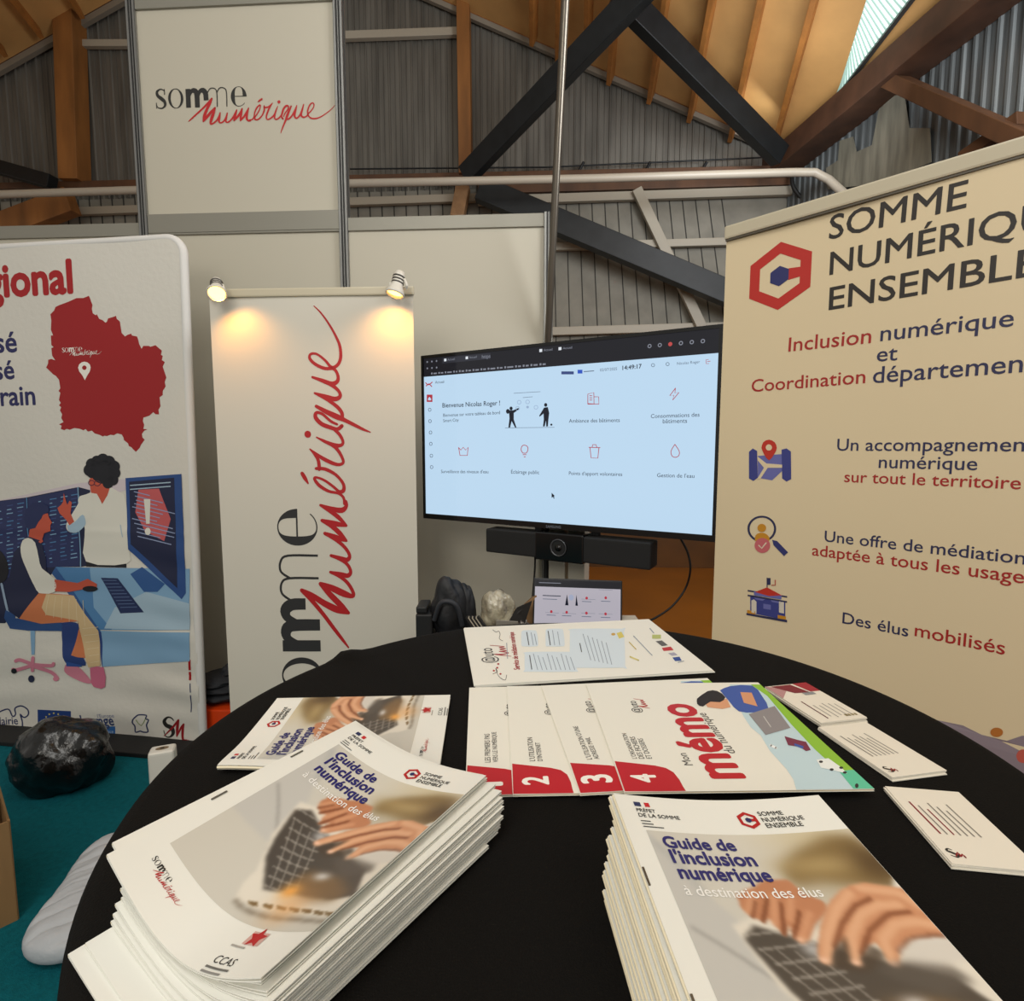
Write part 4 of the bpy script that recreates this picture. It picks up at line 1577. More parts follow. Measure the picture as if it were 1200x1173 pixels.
A.crop(480, 370, 3.158).text('SAMSUNG', (505, 784), (560, 787), glow('#8b8f95', .35), 0, bold=.02)  # glow put into the bezel lettering, which is no lamp
A.build('maker_lettering', tv)

# stand: twin pale columns behind, base on the floor
st_ = thing('television_stand', 'pale twin-column stand carrying the television', 'stand', (0, 0, 0))
sc = FT.at(tw * .5, 0, -0.19)
m = MB()
for s in (-1, 1):
    c = sc + FT.u * (0.045 * s)
    m.box((c.x, c.y, 0.9), (0.075, 0.05, 1.72), mat('pale_stand_column', '#c9c2b2', 0.45), (FT.u, FT.n, UPV))
m.build('column', st_, bevel=.004)
m = MB()
m.box((sc.x, sc.y, 0.03), (0.7, 0.34, 0.04), mat('dark_stand_base', '#37342f', 0.5), (FT.u, FT.n, UPV))
m.build('base', st_, bevel=.006)
m = MB()
q = FT.at(tw * .5, 1.4, -0.12)
m.box(q, (0.5, 0.09, 0.36), tvm, (FT.u, FT.n, UPV))
m.build('mount_plate', st_, bevel=.004)
m = MB()
c = sc - FT.u * 0.105
m.tube([(c.x, c.y, 0.05), (c.x, c.y, 1.5)], 0.012, tvm, 8)
m.build('upright_tube', st_)

# video bar below the screen
FB = Frame(FT.o + FT.n * 0.03, FT.u, FT.v)
b0, b1 = FB.uv(569, 623), FB.uv(762, 666)
bu0, bu1 = b0[0], b1[0]
bz1 = (FB.uv(569, 623)[1] + FB.uv(762, 632)[1]) / 2
bz0 = (FB.uv(569, 649)[1] + FB.uv(762, 666)[1]) / 2
vb = thing('video_bar', 'long black sound and camera bar under the television', 'sound bar', tuple(FB.at((bu0 + bu1) / 2, bz0)))
m = MB()
m.box(FB.at((bu0 + bu1) / 2, (bz0 + bz1) / 2, -0.045), (bu1 - bu0, 0.09, bz1 - bz0), mat('black_grille_cloth', '#121213', 0.7, bump=(900, .3)), (FB.u, FB.n, FB.v))
m.build('body', vb, bevel=.008, seg=3)
m = MB()
cu = FB.uv(655, 640)[0]
m.box(FB.at(cu, (bz0 + bz1) / 2, -0.04), (0.20, 0.088, bz1 - bz0 + .012), tvb, (FB.u, FB.n, FB.v))
m.build('camera_block', vb, bevel=.005)
m = MB()
lc = FB.at(cu, (bz0 + bz1) / 2, 0.004)
m.lathe([(0.032, 0.0), (0.034, 0.004), (0.030, 0.005), (0.028, 0.001)], mat('grey_lens_ring', '#55565a', 0.35, .6), lc, 32, FB.n)
m.lathe([(0.012, 0.002), (0.013, 0.005), (0.0, 0.005)], tvb, lc, 24, FB.n)
m.lathe([(0.027, 0.0015), (0.0, 0.0015)], tvm, lc, 24, FB.n)
m.build('camera_lens', vb)
for s in (-1, 1):
    m = MB()
    q = FB.at(cu + s * .12, bz1 + 0.02, -0.07)
    m.box(q, (0.03, 0.02, 0.09), tvm, (FB.u, FB.n, FB.v))
    m.build('bracket', vb)

# hanging cables
m = MB()
q0_, q1_ = FT.at(FT.uv(797, 632)[0], tz0 + .01, -0.02), None
pts = [atY(797, 630, 2.0), atY(806, 648, 2.0), atY(809, 668, 2.0), atY(803, 690, 2.02), atY(788, 710, 2.0), atY(768, 724, 1.98), atY(745, 735, 1.95), atY(735, 748, 1.93)]
m.tube([tuple(x) for x in catmull(pts, 6)], 0.004, tvm, 8)
tag(m.build('power_cable'), 'thin black cable curving from the television down to the desk', 'cable')
m = MB()
pts = [atY(626, 640, 2.3), atY(627, 660, 2.32), atY(625, 690, 2.2), atY(622, 722, 2.1), atY(622, 742, 2.1)]
m.tube([tuple(x) for x in catmull(pts, 6)], 0.004, tvm, 8)
tag(m.build('signal_cable'), 'straight black cable hanging left of the stand behind the laptop', 'cable')

# ================================================================== SIDE DESK with laptop and clutter
ZD = 0.664
desk = thing('side_desk', 'low dark desk behind the round table carrying the laptop', 'desk', (0.03, 1.9, 0))
m = MB()
m.box((0.06, 1.885, ZD - 0.0125), (0.80, 0.33, 0.025), mat('dark_desk_top', '#1f1c1a', 0.5))
m.build('desk_top', desk, bevel=.003)
for x in (-.31, .43):
    for y in (1.75, 2.02):
        m = MB()
        m.box((x, y, (ZD - .025) / 2), (.04, .04, ZD - .025), tvm)
        m.build('leg', desk)


def dz(px, py, z=ZD):
    return onz(px, py, z)


# laptop
lb0, lb1 = atY(627, 725, 1.97), atY(718, 723, 1.93)
LX = Vector((lb1.x - lb0.x, lb1.y - lb0.y, 0)).normalized()
LBk = Vector((-LX.y, LX.x, 0))
lw = 0.325
lc_ = Vector((lb0.x + .165, lb0.y, 0))
lc_ = (lb0 + lb1) / 2 + LX * .012
lap = thing('laptop', 'open thin laptop showing the same dashboard, below the video bar', 'laptop', (lc_.x, lc_.y, ZD))
lapm = mat('dark_grey_laptop', '#2a2b2e', 0.4, 0.5)
m = MB()
bc = Vector((lc_.x, lc_.y, ZD + 0.009)) - LBk * 0.11
m.box(bc, (lw, 0.22, 0.016), lapm, (LX, LBk, UPV))
m.build('keyboard_base', lap, bevel=.004)
m = MB()
for r_ in range(5):
    for k in range(12):
        q = bc + LX * (-.13 + k * .0236) + LBk * (.07 - r_ * .022) + UPV * .009
        m.box(q, (.019, .017, .003), tvm, (LX, LBk, UPV))
m.build('keys', lap)
tilt = math.radians(14)
LVv = (UPV * math.cos(tilt) + LBk * math.sin(tilt)).normalized()
LVv = (LVv + LX * 0.06).normalized()
Fl = Frame(Vector((lc_.x, lc_.y, ZD + 0.016)) - LX * (lw / 2), LX, LVv)
lh = 0.20
m = MB()
m.box(Fl.at(lw / 2, lh / 2, -0.004), (lw, 0.007, lh), lapm, (Fl.u, Fl.n, Fl.v))
m.build('lid', lap, bevel=.003)
m = MB()
m.add([Fl.at(.006, .014, .0008), Fl.at(lw - .006, .014, .0008), Fl.at(lw - .006, lh - .006, .0008), Fl.at(.006, lh - .006, .0008)], [(0, 1, 2, 3)], glow('#d9d3df', .62))
ls = m.build('screen', lap)
A = Art(Frame(Fl.o + Fl.n * .001, Fl.u, Fl.v)).metres(.006, .014, lw - .012, lh - .02)
A.rect(0, .86, 1, 1, glow('#20212b', .5), 0)
A.stroke([(.05, .94), (.3, .94)], .012, lg, 1, 0)
for (a, b) in ((.55, .72), (.75, .92), (.55, .42), (.75, .42), (.13, .40), (.33, .40)):
    A.rect(a, b - .08 if b > .5 else b - .06, a + .16, b - .085 if b > .5 else b - .065, gy, 1)
for (a, b) in ((.61, .66), (.83, .68), (.61, .36), (.83, .36), (.2, .36), (.38, .36)):
    A.ell(a, b, .015, .03, rs, 1, 12)
    A.stroke([(a - .05, b - .07), (a + .05, b - .07)], .012, gy, 1, 0)
A.stroke([(.1, .68), (.3, .68)], .018, ink_s, 1, 0)
A.stroke([(.1, .61), (.26, .61)], .012, gy, 1, 0)
A.poly([(.36, .5), (.38, .72), (.4, .5)], fg, 1)
A.poly([(.48, .5), (.49, .72), (.51, .5)], fg, 1)
A.ell(.43, .66, .03, .06, glow('#b9c2dc', .7), 1, 14)
A.build('dashboard_page', ls, eps=.0004, dl=.0002)

# white box right of the laptop
m = MB()
c = atY(736, 724, 1.97)
c.z = ZD + .034
m.box(c, (.075, .10, .066), mat('white_card', '#d8d2c6', .6))
tag(m.build('paper_block', bevel=.002), 'small white block lying right of the laptop', 'paper')


# ---- clutter on the desk
def lump(name, centre, size, m_, label, cat, seed=0, amp=.25, fr=3.0, parent=None, squash=None):
    bm = bmesh.new()
    bmesh.ops.create_icosphere(bm, subdivisions=5, radius=1.0)
    r = random.Random(seed)
    ph = [[r.uniform(0, 6.28) for _ in range(3)] + [r.uniform(.7, 1.8) * fr for _ in range(3)] for _ in range(6)]
    for v in bm.verts:
        n = v.co.normalized()
        d = sum(abs(math.sin(p[3] * n.x + p[0]) * math.cos(p[4] * n.y + p[1]) + .6 * math.sin(p[5] * n.z + p[2])) for p in ph) / 6
        s = 1 - amp + amp * 1.5 * d
        v.co = Vector((n.x * size[0] * s, n.y * size[1] * s, max(-.98 * size[2] * .9, n.z * size[2] * s)))
        if squash:
            v.co = squash(v.co, n)
        v.co += Vector(centre)
    me = bpy.data.meshes.new(name)
    bm.to_mesh(me)
    bm.free()
    for p in me.polygons:
        p.use_smooth = True
    me.materials.append(m_)
    o = link_mesh(name, me, parent)
    if label:
        tag(o, label, cat)
    return o


bag_m = mat('black_nylon', '#141519', 0.55, bump=(25, .4))
bk = thing('backpack', 'slumped black rucksack on the desk left of the plastic wrap', 'bag', tuple(atY(525, 745, 1.97)))
bk.location.z = ZD
cb = atY(527, 712, 1.97)
lump('bag_body', (cb.x, cb.y, ZD + .105), (.07, .06, .125), bag_m, None, None, 4, .22, 2.5, bk)
lump('side_pocket', (cb.x + .055, cb.y + .02, ZD + .09), (.045, .045, .108), bag_m, None, None, 9, .2, 2.5, bk)
m = MB()
m.tube([tuple(x) for x in catmull([(cb.x - .05, cb.y - .05, ZD + .08), (cb.x - .02, cb.y - .07, ZD + .15), (cb.x + .03, cb.y - .07, ZD + .14), (cb.x + .05, cb.y - .05, ZD + .06)], 6)], .009, mat('grey_strap', '#2b2d33', .6), 8)
m.build('shoulder_strap', bk)
m = MB()
c = atY(497, 742, 1.92)
m.box((c.x, c.y + .06, ZD + .05), (.06, .12, .10), tvm)
m.box((c.x - .01, c.y + .06, ZD + .1125), (.04, .10, .025), tvm)
tag(m.build('black_case', bevel=.006), 'small black case beside the rucksack next to the ivory banner', 'case')
wrap = mat('clear_plastic_wrap', '#d6c7ae', 0.15, noise=(22, .6), bump=(35, 1.0), coat=.6)
wrap.node_tree.nodes['Principled BSDF'].inputs['Transmission Weight'].default_value = 0.5
c = atY(583, 716, 1.99)
o = lump('plastic_wrap', (c.x, c.y, ZD + .082), (.068, .05, .095), wrap, 'crumpled shiny plastic wrap between rucksack and cardboard box', 'packaging', 21, .28, 3.2)
# small box with open flaps
bx = thing('gift_box', 'small grey and black open box in front of the plastic wrap', 'box', tuple(dz(593, 742)))
c = atY(594, 726, 1.9)
bxm, bxg = mat('black_box_card', '#1d1a18', .6), mat('grey_box_card', '#8f8a80', .6)
m = MB()
m.box((c.x + .0, c.y, ZD + .029), (.075, .07, .058), bxm)
m.build('box_body', bx, bevel=.001)
m = MB()
m.box((c.x, c.y - .034, ZD + .075), (.075, .004, .042), bxg, (Vector((1, 0, -.06)).normalized(), Vector((0, 1, .2)).normalized(), Vector((.06, -.2, 1)).normalized()))
m.build('front_flap', bx, label='grey flap')
m = MB()
a = Vector((c.x + .005, c.y + .01, ZD + .075))
m.prism([a, a + Vector((.06, .01, -.005)), a + Vector((.085, .01, .075)), a + Vector((.03, .01, .05))], (0, .004, 0), bxm)
m.build('back_flap', bx)
# brown paper parcel behind the laptop's left edge
c = atY(620, 716, 2.0)
m = MB()
m.prism([(c.x - .045, c.y, ZD), (c.x + .045, c.y, ZD), (c.x + .045, c.y, ZD + .125), (c.x + .025, c.y, ZD + .15), (c.x - .03, c.y, ZD + .10)], (0.01, .05, 0), mat('kraft_paper', '#8d6c48', .7, noise=(20, .2)))
tag(m.build('paper_bag', bevel=.002), 'brown paper bag against the left edge of the laptop', 'bag')
c = atY(612, 726, 1.93)
lump('crumpled_foil', (c.x, c.y, ZD + .04), (.024, .025, .045), mat('crumpled_film', '#8d8880', .2, .3, bump=(80, .9)), 'crumpled grey film by the left corner of the laptop', 'packaging', 5, .5, 5)
# striped band and pale card in front
m = MB()
c = atY(557, 724, 1.88)
ax_ = Vector((.75, .1, -.62)).normalized()
for k in range(4):
    m.beam(Vector((c.x - .03 + k * .013, c.y, ZD + .105)), Vector((c.x + .02 + k * .013, c.y, ZD + .03)), .02, .009, bxm if True else bxg)
for k in range(3):
    m.beam(Vector((c.x - .0235 + k * .013, c.y - .003, ZD + .105)), Vector((c.x + .0265 + k * .013, c.y - .003, ZD + .03)), .02, .003, mat('pale_stripe', '#b5ab98', .5))
tag(m.build('striped_strap'), 'black strap with pale stripes leaning on the plastic wrap', 'strap')
m = MB()
c = atY(544, 736, 1.86)
m.hexa([(c.x - .03, c.y - .03, ZD), (c.x + .045, c.y - .03, ZD), (c.x + .045, c.y + .02, ZD), (c.x - .03, c.y + .02, ZD), (c.x - .03, c.y - .03, ZD + .035), (c.x + .045, c.y - .03, ZD + .035), (c.x + .02, c.y + .02, ZD + .065), (c.x + .0, c.y + .02, ZD + .063)], mat('ivory_card', '#d9c9a6', .6))
tag(m.build('card_wedge', bevel=.001), 'small ivory card in front of the black rucksack', 'card')

# ================================================================== ROUND TABLE WITH BLACK CLOTH
ZT = 1.08
TC = Vector((0.069, 0.487, 0))
RT = 0.381
cloth = mat('black_stretch_cloth', '#0d0b09', 0.9, bump=(700, .25), spec=0.15)
m = MB()
prof = [(0.0, ZT), (.12, ZT), (.24, ZT), (.34, ZT), (RT - .012, ZT), (RT - .004, ZT - .002), (RT, ZT - .008), (RT + .001, ZT - .02), (RT - .002, ZT - .035), (RT - .03, ZT - .09), (RT - .10, ZT - .25), (.22, ZT - .5), (.20, .45), (.23, .2), (.30, .03), (.31, 0.004)]
N = 160
vs_, fs_ = [], []
for r, z in prof:
    for k in range(N):
        an = 2 * math.pi * k / N
        rr_ = r
        d = (ZT - z)
        if d > .03:
            rr_ += .006 * math.sin(8 * an) * min(1, d * 3)
        # small gather in the rim at the far left
        g = math.exp(-((an - math.radians(141)) / .05) ** 2)
        zz = z + (.006 * g if abs(r - RT) < .014 else 0)
        if abs(r - RT) < .006:
            rr_ += .008 * g
        vs_.append((TC.x + rr_ * math.cos(an), TC.y + rr_ * math.sin(an), zz))
for i in range(len(prof) - 1):
    for k in range(N):
        fs_.append((i * N + k, i * N + (k + 1) % N, (i + 1) * N + (k + 1) % N, (i + 1) * N + k))
m.add(vs_, fs_, cloth, True)
tag(m.build('cocktail_table'), 'tall round table under a tight black stretch cover', 'table')

# ================================================================== GUIDE BROCHURES
BW_, BH_ = 0.135, 0.190
paper = mat('white_paper', '#eeece2', 0.5)
paper_i = mat('inner_pages', '#e6ddc6', 0.65)
paper_b = mat('daylit_page_edges', '#c6d6e2', 0.45)  # blue of reflected daylight painted into the open page edges
cov = mat('glossy_cover_paper', '#ebeae2', 0.32)


def tfac(u):        # a brochure is a little fuller at the fold and at the open edge
    return 1 + .8 * (1 - math.sin(math.pi * max(0, min(1, u / BW_))))


def topf(sag, thick):
    return lambda u, v: sag(u, v) + thick * tfac(u)


def brochure_meshes(sag, thick, key, fine=False):
    """page block and folded cover in local coordinates: u right, v up the page, spine on the left"""
    nu, nv = (64, 24) if fine else (14, 10)

    def P(i, j, h, inset=0.0):
        u, v = inset * 0 + i * (BW_ - inset), inset + j * (BH_ - 2 * inset)
        return (u, v, h * tfac(u) + sag(u, v))

    m = MB()
    for k in range(4):
        ins = 0.0012 + 0.0006 * (k % 2)
        h0 = thick * (0.12 + 0.19 * k)
        h1 = h0 + thick * 0.15
        m.grid(lambda i, j: P(i, j, h1, ins), nu, nv, paper_i)
        m.grid(lambda i, j: P(1 - i, j, h0, ins), nu, nv, paper_i)
        for (f, g) in ((lambda t, h: P(t, 0, h, ins), 0), (lambda t, h: P(1, t, h, ins), 1), (lambda t, h: P(1 - t, 1, h, ins), 2)):
            m.grid(lambda i, j: f(i, h0 + (h1 - h0) * j), nu, 1, paper_b if g == 1 else paper_i, False)
    pages = m
    m2 = MB()
    t = 0.00035
    m2.grid(lambda i, j: P(i, j, thick), nu, nv, cov)
    m2.grid(lambda i, j: P(1 - i, j, thick - t), nu, nv, cov)
    m2.grid(lambda i, j: P(i, j, t), nu, nv, cov)
    m2.grid(lambda i, j: P(1 - i, j, 0.0), nu, nv, cov)
    for f in (lambda q, h: P(q, 0, h), lambda q, h: P(1, q, h), lambda q, h: P(1 - q, 1, h)):
        m2.grid(lambda i, j: f(i, thick - t + t * j), nu, 1, cov, False)
        m2.grid(lambda i, j: f(i, t * j), nu, 1, cov, False)

    def spine(i, j):
        a = math.pi * (0.5 + i)
        x, y, z = P(0, j, thick / 2)
        return (x + thick * .45 * math.cos(a), y, z + thick / 2 * math.sin(a))
    m2.grid(spine, 6, nv, mat('spine_fold_paper', '#efe3c4', .55))
    return pages, m2


def mesh_only(mb, name):
    o = mb.build(name)
    me = o.data
    bpy.data.objects.remove(o, do_unlink=True)
    return me


def frame_matrix(o, yaw, pit, rol):
    return Matrix.Translation(o) @ Matrix.Rotation(yaw, 4, 'Z') @ Matrix.Rotation(pit, 4, 'X') @ Matrix.Rotation(rol, 4, 'Y')


# top covers of the two stacks
SAG_L, SAG_R = 0.0165, 0.003


def sagf(a, edge=0.0):
    return lambda u, v: -a * math.sin(math.pi * max(-.2, min(1.2, u / BW_))) * (1.0 + edge * (0.5 - v / BH_))


MLt = frame_matrix((-.2300, .2913, 1.1290), -.5102, -.042, .050)
MRt = frame_matrix((.0782, .1337, 1.1294), .0767, .0819, .0662)


def mat_frame(M, sag):
    o = M.translation
    return Frame(o, M.to_3x3().col[0], M.to_3x3().col[1], sag)


FLc = mat_frame(MLt, sagf(SAG_L, 1.0))
FRc = mat_frame(MRt, sagf(SAG_R))


# ---- the printed photograph on the cover, painted cell by cell on a fine sheet
class Painter:
    def __init__(s, nx, ny, col):
        s.nx, s.ny = nx, ny
        s.im = np.zeros((ny, nx, 3)) + np.array(col) / 255.
        s.X, s.Y = np.meshgrid((np.arange(nx) + .5) / nx, (np.arange(ny) + .5) / ny)

    def mask(s, pts):
        x, y = s.X, s.Y
        ins = np.zeros(x.shape, bool)
        n = len(pts)
        for i in range(n):
            x0, y0 = pts[i]
            x1, y1 = pts[(i + 1) % n]
            if y0 == y1:
                continue
            c = ((y0 > y) != (y1 > y)) & (x < (x1 - x0) * (y - y0) / (y1 - y0) + x0)
            ins ^= c
        return ins.astype(float)

    def blur(s, a, r):
        if r <= 0:
            return a
        k = np.exp(-0.5 * (np.arange(-int(3 * r), int(3 * r) + 1) / r) ** 2)
        k /= k.sum()
        p = len(k) // 2
        b = np.pad(a, ((p, p), (p, p)), mode='edge')
        b = sum(w_ * b[i:i + a.shape[0], :] for i, w_ in enumerate(k))
        b = sum(w_ * b[:, i:i + a.shape[1]] for i, w_ in enumerate(k))
        return b

    def put(s, mk, col, al=1.0):
        mk = (mk * al)[..., None]
        s.im = s.im * (1 - mk) + mk * np.array(col) / 255.

    def poly(s, pts, col, r=0.8, al=1.0):
        s.put(s.blur(s.mask(pts), r), col, al)

    def line(s, pts, wid, col, r=0.6, al=1.0):
        mk = np.zeros(s.X.shape)
        asp = s.ny / s.nx
        for (x0, y0), (x1, y1) in zip(pts[:-1], pts[1:]):
            dx, dy = (x1 - x0), (y1 - y0) * asp
            L2 = dx * dx + dy * dy + 1e-12
            t = np.clip(((s.X - x0) * dx + (s.Y - y0) * asp * dy) / L2, 0, 1)
            d = np.hypot(s.X - x0 - t * dx, (s.Y - y0) * asp - t * dy)
            mk = np.maximum(mk, (d < wid / 2).astype(float))
        s.put(s.blur(mk, r), col, al)

    def spot(s, c, rx, ry, col, al=1.0):
        s.put(np.exp(-(((s.X - c[0]) / rx) ** 2 + ((s.Y - c[1]) / ry) ** 2)), col, al)


# picture area on the cover, in metres (u0,u1,v0,v1)
PU0, PU1, PV0, PV1 = 0.0115, BW_ - 0.0003, 0.0285, 0.1615


def lc(x, y):    # crop pixels on the left stack -> picture coordinates (0..1, top-left origin)
    u, v = FLc.uv(250 + x / 3.144, 800 + y / 3.144)
    return ((u - PU0) / (PU1 - PU0), 1 - (v - PV0) / (PV1 - PV0))


def rc(x, y):    # crop pixels on the right stack
    u, v = FRc.uv(700 + x / 2.4, 920 + y / 2.4)
    return ((u - PU0) / (PU1 - PU0), 1 - (v - PV0) / (PV1 - PV0))


def paint_cover():
    p = Painter(170, 190, (205, 201, 190))
    X, Y = p.X, p.Y
    p.put(np.clip((X - .1) * 1.3, 0, 1) * np.clip(1 - Y * 2.2, 0, 1), (222, 216, 200), .9)
    p.put(np.clip((X - .45) * 2, 0, 1) * np.clip(1 - np.abs(Y - .25) * 4, 0, 1), (150, 130, 92), .8)
    p.spot(rc(600, 150), .22, .09, (205, 192, 160), .9)
    # sleeve of the far arm
    sl = [rc(*q) for q in ((520, 240), (560, 190), (640, 150), (720, 150), (800, 230), (850, 280), (760, 290), (640, 275), (560, 290))]
    p.poly(sl, (132, 108, 66), 5)
    p.spot(rc(640, 230), .20, .05, (176, 152, 104), .8)
    p.spot(rc(780, 230), .10, .10, (70, 50, 28), .75)
    # screen lid at the left: pale slab with a dark hinge line
    p.poly([rc(*q) for q in ((135, 122), (300, 300), (560, 520), (620, 607), (330, 620), (200, 300))], (196, 194, 188), 2)
    p.line([rc(*q) for q in ((270, 405), (380, 470), (520, 560), (600, 640))], .012, (150, 148, 144), 1.6)
    p.line([rc(*q) for q in ((160, 160), (250, 240), (300, 300))], .02, (170, 172, 170), 3)
    # body of the laptop
    p.poly([lc(*q) for q in ((112, 735), (160, 690), (215, 560), (320, 440), (420, 470), (560, 640), (700, 600), (640, 760), (440, 862), (300, 845), (110, 808), (82, 792))], (226, 219, 205), 1.6)
    p.poly([lc(*q) for q in ((185, 760), (195, 640), (230, 570), (300, 470), (360, 470), (420, 560), (560, 690), (520, 790), (440, 800), (280, 772))], (76, 70, 64), 1.6)
    # key rows
    for k in range(9):
        t = k / 8
        a = (192 + 150 * t * .8, 745 - 280 * t)
        b = (300 + 150 * t * .9, 780 - 250 * t)
        p.line([lc(*a), lc(*b)], .010, (176, 170, 160), .7, .6)
    for k in range(4):
        a = (212 + k * 30, 752 + k * 6)
        b = (300 + k * 28, 500 + k * 25)
        p.line([lc(*a), lc(*b)], .009, (170, 164, 154), .7, .55)
    p.poly([lc(*q) for q in ((282, 740), (350, 690), (470, 720), (500, 780), (430, 812), (330, 800))], (132, 102, 66), 4, .8)
    p.spot(lc(400, 715), .05, .025, (214, 212, 210), .8)
    p.spot(lc(395, 568), .045, .03, (214, 214, 214), .7)
    sk1, sk2, sk3 = (203, 142, 104), (230, 180, 142), (122, 68, 42)
    # far hand, fingers pointing down to the keys
    p.poly([rc(*q) for q in ((395, 312), (440, 290), (470, 270), (540, 268), (585, 308), (640, 330), (655, 358), (612, 400), (602, 435), (576, 446), (556, 430), (545, 398), (530, 425), (512, 406), (490, 378), (470, 386), (440, 374), (410, 350))], (190, 128, 92), 1.2)
    for a, b in (((470, 386), (482, 325)), ((530, 422), (520, 335)), ((558, 430), (572, 360)), ((440, 372), (446, 330))):
        p.line([rc(*a), rc(*b)], .018, sk3, 1.0, .85)
    for a, b in (((428, 360), (438, 308)), ((503, 392), (500, 315)), ((580, 432), (600, 362)), ((545, 380), (548, 320))):
        p.line([rc(*a), rc(*b)], .026, (218, 160, 122), 1.6, .8)
    p.spot(rc(575, 437), .018, .014, (236, 190, 160), .8)
    # near hand
    p.poly([rc(*q) for q in ((835, 270), (900, 300), (980, 380), (1040, 470), (990, 500), (930, 470), (870, 440), (830, 330))], (226, 222, 214), 1.6)
    p.poly([rc(*q) for q in ((715, 288), (760, 282), (858, 300), (905, 325), (950, 372), (995, 436), (940, 432), (880, 440), (852, 470), (852, 505), (838, 516), (814, 490), (788, 446), (765, 455), (748, 480), (742, 510), (722, 508), (700, 470), (690, 440), (672, 458), (656, 505), (632, 502), (622, 470), (632, 390), (658, 330), (688, 302))], sk1, 1.1)
    for a in (((650, 490), (652, 420), (678, 350), (712, 310)), ((728, 495), (716, 430), (742, 370), (790, 345), (850, 345)), ((832, 500), (806, 440), (838, 398), (900, 392), (950, 405)), ((740, 296), (850, 312), (905, 350))):
        p.line([rc(*q) for q in a], .038, sk2, 2.0, .85)
    for a in (((672, 458), (690, 395), (728, 345), (770, 326)), ((748, 478), (768, 415), (820, 372), (880, 366)), ((852, 475), (880, 442), (940, 432), (992, 438))):
        p.line([rc(*q) for q in a], .018, sk3, 1.2, .85)
    p.poly([rc(*q) for q in ((690, 442), (700, 425), (712, 470), (720, 508), (742, 512), (748, 480), (770, 455), (800, 468), (812, 492), (760, 530), (690, 520), (664, 505), (672, 460))], (72, 60, 50), 1.6, .8)
    for c_ in ((642, 494), (731, 502), (838, 508)):
        p.spot(rc(*c_), .02, .012, (238, 196, 168), .85)
    p.poly([rc(*q) for q in ((852, 475), (890, 445), (1000, 442), (1060, 500), (960, 520), (880, 500))], (214, 208, 198), 2)
    p.poly([rc(*q) for q in ((780, 520), (870, 500), (1000, 520), (1060, 560), (980, 600), (860, 560))], (88, 82, 76), 2.5, .8)
    # ports along the front edge
    for k, (x, y) in enumerate(((150, 812), (205, 822), (255, 830), (300, 836), (345, 842), (390, 850), (430, 856))):
        w_ = 20
        p.poly([lc(*q) for q in ((x - w_, y - 10), (x + w_ - 4, y - 4), (x + w_ - 6, y + 12), (x - w_ + 2, y + 4))], (120, 96, 60), .8)
    p.line([lc(*q) for q in ((82, 800), (110, 830), (300, 872), (420, 885))], .016, (120, 108, 92), 1.8)
    p.spot(lc(285, 768), .055, .04, (240, 170, 80), .95)
    p.spot(lc(275, 830), .10, .09, (226, 160, 90), .55)
    return p


PHOTO = paint_cover()
photo_m = attr_mat('printed_photograph', .4)


def photo_mesh(sag, thick):
    nx, ny = PHOTO.nx, PHOTO.ny
    top = topf(sag, thick)
    vs_, cols = [], []
    im = PHOTO.im
    for j in range(ny):
        for i in range(nx):
            u = PU0 + (PU1 - PU0) * i / (nx - 1)
            v = PV1 - (PV1 - PV0) * j / (ny - 1)
            vs_.append((u, v, top(u, v) + .00015))
            c = im[j, i]
            cols.append(c)
    fs_ = [(j * nx + i, (j + 1) * nx + i, (j + 1) * nx + i + 1, j * nx + i + 1) for j in range(ny - 1) for i in range(nx - 1)]
    me = bpy.data.meshes.new('cover_photograph')
    me.from_pydata(vs_, [], fs_)
    at = me.color_attributes.new('Col', 'FLOAT_COLOR', 'POINT')
    c = np.array(cols)
    c = np.where(c <= .04045, c / 12.92, ((c + .055) / 1.055) ** 2.4)
    at.data.foreach_set('color', np.c_[c, np.ones(len(c))].astype(np.float32).ravel())
    for p in me.polygons:
        p.use_smooth = True
    me.materials.append(photo_m)
    return me


